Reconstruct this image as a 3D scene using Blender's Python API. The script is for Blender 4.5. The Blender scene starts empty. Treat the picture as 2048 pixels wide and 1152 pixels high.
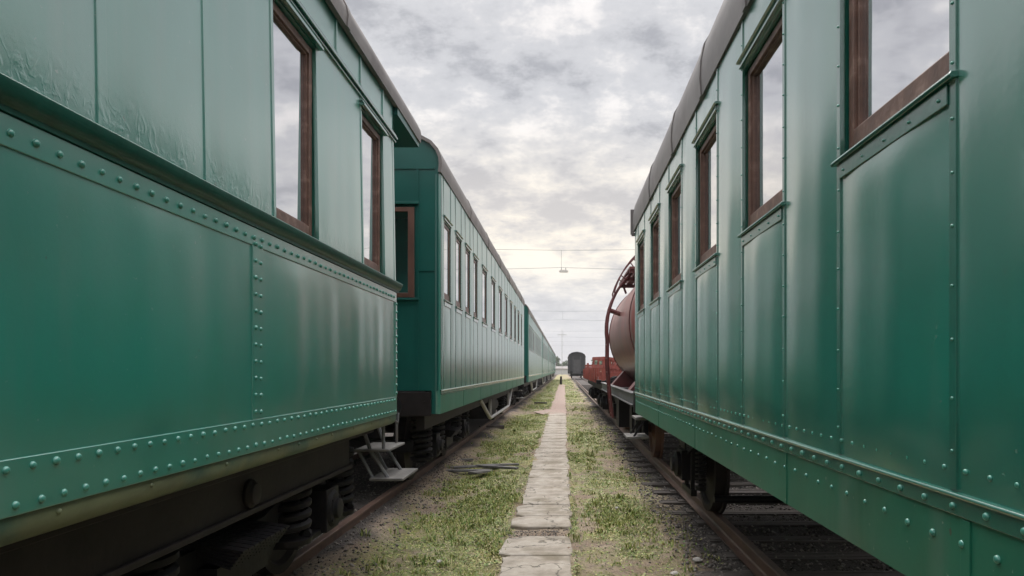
import bpy, math, random
import numpy as np
from mathutils import Vector
R = math.radians
random.seed(7)
rng = np.random.default_rng(11)
scene = bpy.context.scene
COL = scene.collection
CAMZ = 1.62                      # eye height above the ground
RAILZ = 0.17                     # top of rail
XL, XR = -2.85, 2.31             # track centre lines
def h(rel): return CAMZ + rel    # heights measured from the eye

# ------------------------------------------------------------------ materials
MATS = {}
def nt(m):
    m.use_nodes = True
    return m.node_tree.nodes, m.node_tree.links
def mat(name, base, rough=.5, metal=0., var=.15, vscale=6., vmap=(1, 1, 1), bump=0., bscale=40., bmap=(1, 1, 1),
        ior=1.5, alt=None, altscale=3., altlo=.5, althi=.7, bump2=0., b2scale=3., b2map=(1, 1, 1), rvar=.0, coat=0., island=0., altmap=(1, 1, 1), bdet=5, wrinkle=None, worn=0., crack=0.):
    m = bpy.data.materials.new(name); N, L = nt(m)
    p = N['Principled BSDF']
    tc = N.new('ShaderNodeTexCoord')
    def noise(scale, mp, det=5, rough_=.6):
        mpn = N.new('ShaderNodeMapping'); mpn.inputs['Scale'].default_value = mp
        L.new(tc.outputs['Object'], mpn.inputs['Vector'])
        n = N.new('ShaderNodeTexNoise'); n.inputs['Scale'].default_value = scale
        n.inputs['Detail'].default_value = det; n.inputs['Roughness'].default_value = rough_
        L.new(mpn.outputs['Vector'], n.inputs['Vector'])
        return n
    def ramp(src, a, b, lo, hi):
        r = N.new('ShaderNodeMapRange'); r.clamp = True
        r.inputs['From Min'].default_value = a; r.inputs['From Max'].default_value = b
        r.inputs['To Min'].default_value = lo; r.inputs['To Max'].default_value = hi
        L.new(src, r.inputs['Value']); return r.outputs['Result']
    v = ramp(noise(vscale, vmap).outputs['Fac'], .3, .7, 1 - var, 1 + var)
    if island:
        g = N.new('ShaderNodeNewGeometry')
        isl = ramp(g.outputs['Random Per Island'], 0, 1, 1 - island, 1 + island)
        mm = N.new('ShaderNodeMath'); mm.operation = 'MULTIPLY'; L.new(v, mm.inputs[0]); L.new(isl, mm.inputs[1]); v = mm.outputs[0]
    col = N.new('ShaderNodeMix'); col.data_type = 'RGBA'
    col.inputs['A'].default_value = (*base, 1); col.inputs['B'].default_value = (*(alt or base), 1)
    if alt:
        L.new(ramp(noise(altscale, altmap, 6).outputs['Fac'], altlo, althi, 0, 1), col.inputs['Factor'])
    else:
        col.inputs['Factor'].default_value = 0
    cres = col.outputs['Result']
    if worn:                                              # dusty rain streaks and small chips in the paint
        for (sc_, mp_, det_, lo_, hi_, amt, cc) in ((7, (1, 1, .07), 3, .52, .75, .30 * worn, (.13, .17, .145)), (38, (1, 1, 1), 3, .70, .73, .8 * worn, (.20, .24, .21)), (21, (1, 1, .8), 4, .715, .73, .8 * worn, (.06, .04, .03))):
            k = N.new('ShaderNodeMix'); k.data_type = 'RGBA'; k.inputs['B'].default_value = (*cc, 1)
            L.new(cres, k.inputs['A']); L.new(ramp(noise(sc_, mp_, det_).outputs['Fac'], lo_, hi_, 0, amt), k.inputs['Factor']); cres = k.outputs['Result']
    if crack:                                             # hairline cracks and soil stains
        vo = N.new('ShaderNodeTexVoronoi'); vo.feature = 'DISTANCE_TO_EDGE'; vo.inputs['Scale'].default_value = 1.3
        g0 = N.new('ShaderNodeNewGeometry'); ad = N.new('ShaderNodeVectorMath'); ad.operation = 'ADD'; L.new(g0.outputs['Position'], ad.inputs[0])
        nn = N.new('ShaderNodeTexNoise'); nn.inputs['Scale'].default_value = 5; nn.inputs['Detail'].default_value = 4; L.new(g0.outputs['Position'], nn.inputs['Vector'])
        ns = N.new('ShaderNodeVectorMath'); ns.operation = 'SCALE'; ns.inputs['Scale'].default_value = .35; L.new(nn.outputs['Color'], ns.inputs[0]); L.new(ns.outputs[0], ad.inputs[1])
        L.new(ad.outputs[0], vo.inputs['Vector'])
        k = N.new('ShaderNodeMix'); k.data_type = 'RGBA'; k.inputs['B'].default_value = (.07, .06, .045, 1)
        L.new(cres, k.inputs['A']); L.new(ramp(vo.outputs['Distance'], .004, .014, crack, 0), k.inputs['Factor']); cres = k.outputs['Result']
        n2 = N.new('ShaderNodeTexNoise'); n2.inputs['Scale'].default_value = 2.6; n2.inputs['Detail'].default_value = 6; L.new(g0.outputs['Position'], n2.inputs['Vector'])
        k = N.new('ShaderNodeMix'); k.data_type = 'RGBA'; k.inputs['B'].default_value = (.17, .14, .095, 1)
        L.new(cres, k.inputs['A']); L.new(ramp(n2.outputs['Fac'], .52, .66, 0, .75), k.inputs['Factor']); cres = k.outputs['Result']
    mul = N.new('ShaderNodeVectorMath'); mul.operation = 'SCALE'
    L.new(cres, mul.inputs[0]); L.new(v, mul.inputs['Scale'])
    L.new(mul.outputs['Vector'], p.inputs['Base Color'])
    p.inputs['Roughness'].default_value = rough
    if rvar:
        L.new(ramp(noise(9, (1, 1, .6)).outputs['Fac'], .3, .7, max(.02, rough - rvar), rough + rvar), p.inputs['Roughness'])
    p.inputs['Metallic'].default_value = metal
    p.inputs['IOR'].default_value = ior
    if coat:
        p.inputs['Coat Weight'].default_value = coat; p.inputs['Coat Roughness'].default_value = rough * .75; p.inputs['Coat IOR'].default_value = 2.3
    last = None
    for (b, sc_, mp_, dt_) in ((bump, bscale, bmap, bdet), (bump2, b2scale, b2map, 1)):
        if b:
            bn = N.new('ShaderNodeBump'); bn.inputs['Strength'].default_value = 1; bn.inputs['Distance'].default_value = b
            L.new(noise(sc_, mp_, dt_, .5).outputs['Fac'], bn.inputs['Height'])
            if last: L.new(last, bn.inputs['Normal'])
            last = bn.outputs['Normal']
    if wrinkle:                                           # puckered old paint above a seam (heights in metres)
        sx = N.new('ShaderNodeSeparateXYZ'); L.new(tc.outputs['Object'], sx.inputs[0])
        k1 = ramp(sx.outputs[2], wrinkle[1], wrinkle[0] + .04, 0, 1); k0 = ramp(sx.outputs[2], wrinkle[0] - .01, wrinkle[0], 0, 1)
        mm = N.new('ShaderNodeMath'); mm.operation = 'MULTIPLY'; L.new(k0, mm.inputs[0]); L.new(k1, mm.inputs[1])
        m2 = N.new('ShaderNodeMath'); m2.operation = 'MULTIPLY'; L.new(mm.outputs[0], m2.inputs[0])
        nz_ = noise(17, (1, 1, .7), 3, .55); nz_.inputs['Distortion'].default_value = 1.6
        L.new(ramp(nz_.outputs['Fac'], .48, .66, 0, 1), m2.inputs[1])
        bn = N.new('ShaderNodeBump'); bn.inputs['Distance'].default_value = .0007; L.new(m2.outputs[0], bn.inputs['Height'])
        if last: L.new(last, bn.inputs['Normal'])
        last = bn.outputs['Normal']
    if last:
        L.new(last, p.inputs['Normal']); L.new(last, p.inputs['Coat Normal'])
    MATS[name] = m
    return m

PAINT_IOR = 2.2
mat('green_paint', (.0030, .152, .108), .26, coat=.72, worn=.6, var=.10, vscale=1.6, vmap=(1, 1, .5), bump=.00022, bscale=48, bdet=2, ior=PAINT_IOR, rvar=.0,
    bump2=.0026, b2scale=2.6, b2map=(1, 1, .4), alt=(.006, .142, .092), altscale=2.5, altlo=.5, althi=.75)
mat('green_paint_old', (.0035, .168, .122), .29, coat=.75, worn=.8, var=.10, vscale=1.6, vmap=(1, 1, .5), bump=.00028, bscale=44, bdet=2, ior=PAINT_IOR, rvar=.0,
    bump2=.004, b2scale=2.8, b2map=(1, 1, .22), alt=(.008, .155, .105), altscale=3.5, altlo=.52, althi=.75, wrinkle=(2.33, 2.50))
mat('green_rivet', (.040, .215, .165), .36, coat=.25, var=.15, vscale=40, ior=1.5)  # paler than the panels: the rivets' highlight is put into the colour
mat('green_skirt', (.010, .112, .068), .42, worn=1., var=.14, vscale=2.5, bump=.0002, bscale=60, bdet=2, ior=1.5, alt=(.022, .098, .054), altscale=1.8, altlo=.5, althi=.7)
mat('green_paint_dull', (.0035, .140, .102), .30, coat=.5, worn=.6, var=.12, vscale=1.6, bump=.0002, bscale=48, bdet=2, ior=2.0, bump2=.002, b2scale=2.6, b2map=(1, 1, .4))
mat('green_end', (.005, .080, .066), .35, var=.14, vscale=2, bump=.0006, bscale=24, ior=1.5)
mat('green_ledge', (.006, .070, .050), .38, var=.2, vscale=9, bump=.0008, bscale=40, ior=1.45)  # coach green darkened: the ledge's dim, down-facing shade is in the colour
mat('green_trim', (.0050, .112, .078), .27, coat=.7, var=.12, bump=.0003, bscale=60, bdet=2, ior=1.9)
mat('olive_lip', (.10, .115, .06), .5, var=.3, vscale=5, vmap=(1, .5, 1), alt=(.035, .075, .05), altscale=2.2, altlo=.48, althi=.62, bump=.002, bscale=18)
mat('brown_wood', (.105, .050, .036), .42, var=.3, vscale=9, vmap=(1, 1, .3), bump=.001, bscale=40, bmap=(1, 1, .25))
mat('brown_worn', (.13, .066, .048), .5, var=.3, vscale=14, bump=.0015, bscale=50, alt=(.19, .115, .09), altscale=14, altlo=.54, althi=.70)
mat('roof_grey', (.16, .143, .136), .62, var=.2, vscale=3, alt=(.10, .085, .08), altscale=1.6, bump=.002, bscale=10)
mat('roof_dark', (.145, .132, .128), .55, var=.2, vscale=3, alt=(.11, .096, .092), altscale=1.6, bump=.002, bscale=10)
mat('black_iron', (.009, .0085, .010), .55, var=.35, vscale=7, alt=(.022, .018, .018), altscale=4, altlo=.5, althi=.8, bump=.002, bscale=22, ior=1.25)
mat('brown_iron', (.019, .0155, .0155), .6, var=.3, vscale=5, alt=(.038, .028, .025), altscale=3, altlo=.55, althi=.8, bump=.002, bscale=20, ior=1.25)
mat('grey_iron', (.10, .10, .105), .5, var=.25, vscale=6, alt=(.09, .07, .06), altscale=5, bump=.001, bscale=30)
mat('pale_pipe', (.27, .265, .26), .45, var=.15, vscale=6, alt=(.2, .17, .15), altscale=6, altlo=.55, althi=.75)
mat('rust', (.115, .052, .034), .7, var=.3, vscale=12, alt=(.055, .03, .024), altscale=6, bump=.003, bscale=40)
mat('rail_rust', (.125, .075, .056), .5, metal=.3, var=.25, vscale=9, vmap=(1, .3, 1), alt=(.07, .042, .034), altscale=5, bump=.0012, bscale=50)
mat('red_paint', (.115, .026, .026), .5, var=.25, vscale=5, alt=(.075, .026, .026), altscale=4, bump=.001, bscale=20)
mat('red_bright', (.26, .060, .045), .55, var=.25, vscale=3, alt=(.22, .05, .035), altscale=2)
mat('tank_paint', (.215, .075, .066), .40, var=.2, vscale=2.0, vmap=(1, 1, .35), alt=(.15, .085, .075), altscale=2.2, altmap=(1, 1.6, .3), bump=.001, bscale=12, ior=1.65)
mat('sleeper_wood', (.075, .062, .055), .85, var=.35, vscale=8, vmap=(.25, 2, 1), alt=(.14, .12, .105), altscale=5, altmap=(.3, 2, 1), altlo=.5, althi=.75, bump=.008, bscale=14, bmap=(.2, 2.5, 1))
mat('tread_wood', (.115, .108, .10), .8, var=.3, vscale=12, vmap=(1, .3, 1), bump=.003, bscale=30)
mat('plank_wood', (.115, .110, .108), .85, var=.35, vscale=10, bump=.004, bscale=20)
mat('slab_concrete', (.40, .355, .30), .9, var=.16, vscale=5, alt=(.24, .205, .165), altscale=3.4, altlo=.44, althi=.64, bump=.002, bscale=50, bump2=.002, b2scale=5, island=.08, crack=.8)
mat('brick_paving', (.30, .215, .18), .9, var=.3, vscale=9, alt=(.25, .215, .17), altscale=1.2, bump=.006, bscale=24)
mat('van_black', (.016, .015, .017), .6, var=.3, vscale=2)
mat('van_grey', (.05, .048, .05), .6, var=.2, vscale=2)
mat('wire', (.16, .16, .17), .6)
mat('lamp_white', (.55, .54, .52), .5)
mat('concrete_pole', (.38, .37, .36), .8)
mat('bark', (.09, .065, .05), .9, var=.3)
mat('leaves', (.055, .085, .032), .6, var=.3, island=.5)
mat('stone', (.155, .135, .12), .9, var=.3, vscale=30, island=.65)
mat('pale_stone', (.42, .39, .36), .9, var=.2, vscale=30, bump=.004, bscale=40)
mat('shed_wall', (.5, .5, .5), .8)

def mix_mat_grass():
    m = bpy.data.materials.new('grass_blades'); N, L = nt(m); p = N['Principled BSDF']
    g = N.new('ShaderNodeNewGeometry'); r = N.new('ShaderNodeValToRGB')
    e = r.color_ramp.elements
    e[0].position = 0; e[0].color = (.075, .145, .020, 1)
    e[1].position = 1; e[1].color = (.44, .38, .22, 1)
    for pos, c in ((.3, (.15, .215, .040, 1)), (.6, (.24, .275, .060, 1)), (.8, (.34, .32, .095, 1))):
        k = e.new(pos); k.color = c
    L.new(g.outputs['Random Per Island'], r.inputs['Fac'])
    L.new(r.outputs['Color'], p.inputs['Base Color'])
    p.inputs['Roughness'].default_value = .6
    MATS['grass_blades'] = m
mix_mat_grass()

def glass_mat():
    m = bpy.data.materials.new('window_glass'); N, L = nt(m); N.remove(N['Principled BSDF'])
    out = N['Material Output']
    tc = N.new('ShaderNodeTexCoord'); n = N.new('ShaderNodeTexNoise'); n.inputs['Scale'].default_value = 2.2
    L.new(tc.outputs['Object'], n.inputs['Vector'])
    b = N.new('ShaderNodeBump'); b.inputs['Distance'].default_value = .0012; L.new(n.outputs['Fac'], b.inputs['Height'])
    d = N.new('ShaderNodeBsdfDiffuse'); d.inputs['Color'].default_value = (.02, .018, .02, 1)
    gl = N.new('ShaderNodeBsdfGlossy'); gl.inputs['Roughness'].default_value = .03; gl.inputs['Color'].default_value = (.93, .93, .95, 1)
    L.new(b.outputs['Normal'], gl.inputs['Normal'])
    mx = N.new('ShaderNodeMixShader')
    mx.inputs['Fac'].default_value = .82; L.new(d.outputs[0], mx.inputs[1]); L.new(gl.outputs[0], mx.inputs[2])
    L.new(mx.outputs[0], out.inputs['Surface'])
    MATS['window_glass'] = m
glass_mat()

# ------------------------------------------------------------------ mesh builder
ORI = {}
class MB:
    def __init__(self): self.v = []; self.f = []; self.m = []
    def add(self, vs, fs, mi=0):
        o = len(self.v); self.v += vs; self.f += [tuple(i + o for i in f) for f in fs]; self.m += [mi] * len(fs)
    def box(self, x0, x1, y0, y1, z0, z1):
        x0, x1 = min(x0, x1), max(x0, x1); y0, y1 = min(y0, y1), max(y0, y1); z0, z1 = min(z0, z1), max(z0, z1)
        self.add([(x0, y0, z0), (x1, y0, z0), (x1, y1, z0), (x0, y1, z0), (x0, y0, z1), (x1, y0, z1), (x1, y1, z1), (x0, y1, z1)],
                 [(0, 3, 2, 1), (4, 5, 6, 7), (0, 1, 5, 4), (1, 2, 6, 5), (2, 3, 7, 6), (3, 0, 4, 7)])
    def obox(self, c, sx, sy, sz, rz=0, rx=0, ry=0):
        from mathutils import Euler
        e = Euler((rx, ry, rz)).to_matrix(); vs = []
        for k in ((-1, -1, -1), (1, -1, -1), (1, 1, -1), (-1, 1, -1), (-1, -1, 1), (1, -1, 1), (1, 1, 1), (-1, 1, 1)):
            p = e @ Vector((k[0] * sx / 2, k[1] * sy / 2, k[2] * sz / 2)) + Vector(c); vs.append(tuple(p))
        self.add(vs, [(0, 3, 2, 1), (4, 5, 6, 7), (0, 1, 5, 4), (1, 2, 6, 5), (2, 3, 7, 6), (3, 0, 4, 7)])
    def ext_y(self, prof, y0, y1, caps=True):           # closed (x,z) profile swept along y
        n = len(prof); vs = [(x, y0, z) for x, z in prof] + [(x, y1, z) for x, z in prof]
        fs = [(i, (i + 1) % n, (i + 1) % n + n, i + n) for i in range(n)]
        if caps: fs += [tuple(range(n))[::-1], tuple(range(n, 2 * n))]
        self.add(vs, fs)
    def ext_x(self, prof, x0, x1):                      # closed (y,z) profile swept along x
        n = len(prof); vs = [(x0, y, z) for y, z in prof] + [(x1, y, z) for y, z in prof]
        self.add(vs, [(i, (i + 1) % n, (i + 1) % n + n, i + n) for i in range(n)] + [tuple(range(n))[::-1], tuple(range(n, 2 * n))])
    def tube(self, pts, r, seg=8, caps=True):
        P = [Vector(p) for p in pts]; rings = []
        up = None
        for i, p in enumerate(P):
            d = (P[min(i + 1, len(P) - 1)] - P[max(i - 1, 0)]).normalized()
            if up is None: up = Vector((0, 0, 1)) if abs(d.z) < .9 else Vector((1, 0, 0))
            a = d.cross(up).normalized(); b = a.cross(d).normalized(); up = b
            rr = r[i] if isinstance(r, (list, tuple)) else r
            rings.append([tuple(p + a * (rr * math.cos(2 * math.pi * k / seg)) + b * (rr * math.sin(2 * math.pi * k / seg))) for k in range(seg)])
        vs = [v for q in rings for v in q]; fs = []
        for i in range(len(P) - 1):
            for k in range(seg):
                fs.append((i * seg + k, i * seg + (k + 1) % seg, (i + 1) * seg + (k + 1) % seg, (i + 1) * seg + k))
        if caps: fs += [tuple(range(seg))[::-1], tuple(range((len(P) - 1) * seg, len(P) * seg))]
        self.add(vs, fs)
    def lathe(self, c, axis, prof, seg=24):             # prof: (t along axis, radius)
        vs = []; fs = []
        for t, r in prof:
            for k in range(seg):
                a = 2 * math.pi * k / seg; u, w = r * math.cos(a), r * math.sin(a)
                if axis == 'x': vs.append((c[0] + t, c[1] + u, c[2] + w))
                elif axis == 'y': vs.append((c[0] + u, c[1] + t, c[2] + w))
                else: vs.append((c[0] + u, c[1] + w, c[2] + t))
        for i in range(len(prof) - 1):
            for k in range(seg):
                fs.append((i * seg + k, i * seg + (k + 1) % seg, (i + 1) * seg + (k + 1) % seg, (i + 1) * seg + k))
        fs += [tuple(range(seg))[::-1], tuple(range((len(prof) - 1) * seg, len(prof) * seg))]
        self.add(vs, fs)
    def rivet(self, x, y, z, s, r, seg=8):              # dome on a side wall, s = outward sign in x
        vs = []; fs = []
        jit = random.uniform(.9, 1.1); r *= jit
        for (t, q) in ((-.05, 1.0), (.35, .97), (.68, .72), (.85, .35)):
            for k in range(seg):
                a = 2 * math.pi * k / seg
                vs.append((x + s * t * r, y + q * r * math.cos(a), z + q * r * math.sin(a)))
        for i in range(3):
            for k in range(seg): fs.append((i * seg + k, i * seg + (k + 1) % seg, (i + 1) * seg + (k + 1) % seg, (i + 1) * seg + k))
        fs.append(tuple(range(3 * seg, 4 * seg)))
        self.add(vs, fs, 1)
    def patch(self, fx, y0, y1, z0, z1, ny, nz):        # grid wall patch; fx(y, z, u, w) -> x
        vs = []; fs = []
        for j in range(nz + 1):
            for i in range(ny + 1):
                u, w = i / ny, j / nz; y = y0 + (y1 - y0) * u; z = z0 + (z1 - z0) * w
                vs.append((fx(y, z, u, w), y, z))
        for j in range(nz):
            for i in range(ny):
                a = j * (ny + 1) + i; fs.append((a, a + 1, a + ny + 2, a + ny + 1))
        self.add(vs, fs)
    def build(self, name, m, parent=None, bevel=0., sharp=38, flat=False):
        o0 = ORI.get(parent.name, Vector((0, 0, 0))) if parent else Vector((0, 0, 0))
        me = bpy.data.meshes.new(name)
        me.from_pydata([(x - o0.x, y - o0.y, z - o0.z) for x, y, z in self.v], [], self.f)
        me.update()
        import bmesh
        bm = bmesh.new(); bm.from_mesh(me); bmesh.ops.recalc_face_normals(bm, faces=bm.faces); bm.to_mesh(me); bm.free()
        if not flat:
            me.polygons.foreach_set('use_smooth', [True] * len(me.polygons))
            me.set_sharp_from_angle(angle=R(sharp))
        me.materials.append(MATS[m] if isinstance(m, str) else m)
        if any(self.m) and m != 'olive_lip':
            me.materials.append(MATS['green_rivet']); me.polygons.foreach_set('material_index', self.m)
        o = bpy.data.objects.new(name, me); COL.objects.link(o)
        if parent: o.parent = parent
        ORI[o.name] = o0
        if bevel:
            b = o.modifiers.new('bevel', 'BEVEL'); b.width = bevel; b.segments = 2; b.limit_method = 'ANGLE'; b.angle_limit = R(40)
            b.harden_normals = True
        return o
def thing(name, loc, label, cat, group=None):
    o = bpy.data.objects.new(name, None); COL.objects.link(o); o.location = loc
    o.empty_display_size = .2
    o['label'] = label; o['category'] = cat
    if group: o['group'] = group
    ORI[o.name] = Vector(loc)
    return o
def tag(o, label, cat, group=None):
    o['label'] = label; o['category'] = cat
    if group: o['group'] = group
    return o
def recentre(o):                                        # single-mesh thing: origin to its base
    me = o.data; n = len(me.vertices); a = np.empty(n * 3, np.float32); me.vertices.foreach_get('co', a); a = a.reshape(-1, 3)
    c = (a.min(0) + a.max(0)) / 2; c[2] = a[:, 2].min()
    me.vertices.foreach_set('co', (a - c).ravel()); me.update(); o.location = [float(k) for k in c]
    return o
def copy_tree(o, parent=None):
    c = o.copy(); COL.objects.link(c)
    if parent: c.parent = parent
    for ch in list(o.children): copy_tree(ch, c)
    return c

# ------------------------------------------------------------------ numpy value noise for the ground cover
TAB = rng.random((256, 256))
def vnoise(x, y):
    xi = np.floor(x).astype(int); yi = np.floor(y).astype(int); fx = x - xi; fy = y - yi
    fx = fx * fx * (3 - 2 * fx); fy = fy * fy * (3 - 2 * fy)
    g = lambda a, b: TAB[a % 256, b % 256]
    return (g(xi, yi) * (1 - fx) + g(xi + 1, yi) * fx) * (1 - fy) + (g(xi, yi + 1) * (1 - fx) + g(xi + 1, yi + 1) * fx) * fy
def fbm(x, y, o=4):
    s = 0; a = .5; t = 0
    for k in range(o):
        s = s + a * vnoise(x * 2 ** k + 17 * k, y * 2 ** k + 5 * k); t += a; a *= .5
    return s / t
def sstep(a, b, x):
    t = np.clip((x - a) / (b - a), 0, 1); return t * t * (3 - 2 * t)
def grass_mask(x, y):
    n = fbm(x * 1.3 + 40, y * .8 + 9, 4); n2 = fbm(x * 5 + 3, y * 4 + 31, 3)
    left = sstep(-2.0, -1.45, x) * sstep(-.50, -.66, x)
    right = sstep(.04, .13, x) * (1 - .75 * sstep(.55, 1.25, x))
    far = np.maximum(sstep(-4.6, -5.4, x), sstep(4.2, 5.0, x))
    onpath = sstep(-.64, -.52, x) * sstep(.13, .02, x) * sstep(60, 78, y) * .8
    base = np.maximum(np.maximum(left, right), np.maximum(far, onpath))
    n3 = fbm(x * 14 + 8, y * 12 + 50, 2)
    g = base * sstep(.34, .62, n * .46 + n2 * .30 + n3 * .24 + .06 * left + .01)
    creep = np.maximum(np.exp(-((x + .575) / .05) ** 2), np.exp(-((x - .105) / .045) ** 2)) * sstep(.38, .55, fbm(x * 2 + 5, y * 2.2 + 70, 3))
    g = np.maximum(g, creep * .9)
    dirt_cross = np.exp(-((y - 26.5) / 1.6) ** 2) * sstep(-2.2, -1.9, x)
    return np.clip(g * (1 - .85 * dirt_cross), 0, 1)
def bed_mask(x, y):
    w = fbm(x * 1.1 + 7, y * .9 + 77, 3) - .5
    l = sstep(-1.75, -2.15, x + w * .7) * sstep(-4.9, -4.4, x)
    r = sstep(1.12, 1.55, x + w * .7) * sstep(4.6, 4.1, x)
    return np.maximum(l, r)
def ground_z(x, y):
    d = (fbm(x * 1.2, y * 1.2, 3) - .5) * .05 + (fbm(x * 6, y * 6, 2) - .5) * .018
    near = sstep(12, 6, np.abs(x)) * sstep(90, 60, y)
    track = np.maximum(sstep(-1.75, -2.0, x) * sstep(-4.2, -3.9, x), sstep(1.2 - .16 * ((y > 7.6) & (y < 17)), 1.5 - .2 * ((y > 7.6) & (y < 17)), x) * sstep(3.5, 3.2, x))
    creep = np.maximum(np.exp(-((x + .56) / .07) ** 2), np.exp(-((x - .085) / .05) ** 2)) * sstep(.42, .58, fbm(x * 2.3 + 15, y * 2.6 + 41, 4)) * .055
    d = d + creep
    tr = sstep(1.0, 1.3, x)
    tl = sstep(-1.55, -1.95, x) * sstep(-4.3, -3.9, x)
    return d * near * (1 - .6 * track) - .022 * near - .030 * track * tr * near + .085 * tl * near

# ------------------------------------------------------------------ ground, path, tracks
def axis(segs):
    out = []
    for a, b, st in segs:
        n = max(1, round((b - a) / st)); out += [a + (b - a) * i / n for i in range(n)]
    return np.array(out + [segs[-1][1]])
def build_ground():
    gx = axis([(-1500, -300, 300), (-300, -40, 65), (-40, -8, 8), (-8, -2.6, .2), (-2.6, 2.2, .06), (2.2, 8, .2), (8, 40, 8), (40, 300, 65), (300, 1500, 300)])
    gy = axis([(-300, -20, 70), (-20, 2, 2), (2, 5, .3), (5, 14, .07), (14, 34, .2), (34, 90, .7), (90, 300, 15), (300, 1800, 250)])
    X, Y = np.meshgrid(gx, gy); Z = ground_z(X, Y)
    nx, ny = len(gx), len(gy)
    me = bpy.data.meshes.new('ground')
    vs = np.stack([X, Y, Z], -1).reshape(-1, 3)
    i = np.arange((ny - 1) * (nx - 1)); r, c = i // (nx - 1), i % (nx - 1); a = r * nx + c
    fs = np.stack([a, a + 1, a + nx + 1, a + nx], -1)
    me.from_pydata(vs.tolist(), [], fs.tolist()); me.update()
    for nm, fn in (('grass', grass_mask), ('bed', bed_mask)):
        at = me.attributes.new(nm, 'FLOAT', 'POINT'); at.data.foreach_set('value', fn(X, Y).ravel().astype(np.float32))
    me.polygons.foreach_set('use_smooth', [True] * len(me.polygons))
    m = bpy.data.materials.new('ground_dirt'); N, L = nt(m); p = N['Principled BSDF']; p.inputs['Roughness'].default_value = .95
    tc = N.new('ShaderNodeTexCoord')
    def noise(s, d=6, ro=.65):
        n = N.new('ShaderNodeTexNoise'); n.inputs['Scale'].default_value = s; n.inputs['Detail'].default_value = d; n.inputs['Roughness'].default_value = ro
        L.new(tc.outputs['Object'], n.inputs['Vector']); return n.outputs['Fac']
    def mixc(f, A, B):
        k = N.new('ShaderNodeMix'); k.data_type = 'RGBA'
        for s_, q in (('A', A), ('B', B)):
            if isinstance(q, tuple): k.inputs[s_].default_value = (*q, 1)
            else: L.new(q, k.inputs[s_])
        L.new(f, k.inputs['Factor']); return k.outputs['Result']
    def rmp(src, a, b, lo=0., hi=1.):
        r_ = N.new('ShaderNodeMapRange'); r_.inputs['From Min'].default_value = a; r_.inputs['From Max'].default_value = b
        r_.inputs['To Min'].default_value = lo; r_.inputs['To Max'].default_value = hi
        L.new(src, r_.inputs['Value']); return r_.outputs['Result']
    dirt = mixc(rmp(noise(1.3), .38, .62), (.205, .140, .096), (.33, .262, .190))
    dirt = mixc(rmp(noise(22, 4), .50, .64), dirt, (.155, .12, .092))
    dirt = mixc(rmp(noise(70, 2), .62, .72), dirt, (.36, .32, .27))
    moss = mixc(rmp(noise(1.1, 4), .46, .66), (.16, .175, .055), (.32, .29, .075))
    moss = mixc(rmp(noise(30, 5), .44, .66), moss, (.29, .25, .16))
    ag = N.new('ShaderNodeAttribute'); ag.attribute_name = 'grass'
    ab = N.new('ShaderNodeAttribute'); ab.attribute_name = 'bed'
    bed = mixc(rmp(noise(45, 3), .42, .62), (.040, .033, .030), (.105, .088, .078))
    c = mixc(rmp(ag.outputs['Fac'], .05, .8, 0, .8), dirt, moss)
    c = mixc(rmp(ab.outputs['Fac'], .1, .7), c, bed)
    L.new(c, p.inputs['Base Color'])
    b = N.new('ShaderNodeBump'); b.inputs['Distance'].default_value = .03; L.new(noise(26, 6, .7), b.inputs['Height']); L.new(b.outputs['Normal'], p.inputs['Normal'])
    me.materials.append(m)
    o = bpy.data.objects.new('ground', me); COL.objects.link(o); o['kind'] = 'structure'
build_ground()

def mesh_np(name, vs, fs, m, smooth=False):
    me = bpy.data.meshes.new(name)
    k = fs.shape[1]
    me.vertices.add(len(vs)); me.vertices.foreach_set('co', vs.astype(np.float32).ravel())
    me.loops.add(fs.size); me.loops.foreach_set('vertex_index', fs.astype(np.int32).ravel())
    me.polygons.add(len(fs)); me.polygons.foreach_set('loop_start', np.arange(0, fs.size, k, dtype=np.int32))
    me.polygons.foreach_set('loop_total', np.full(len(fs), k, np.int32))
    me.update(calc_edges=True); me.validate()
    me.materials.append(MATS[m])
    o = bpy.data.objects.new(name, me); COL.objects.link(o)
    return o

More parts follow.
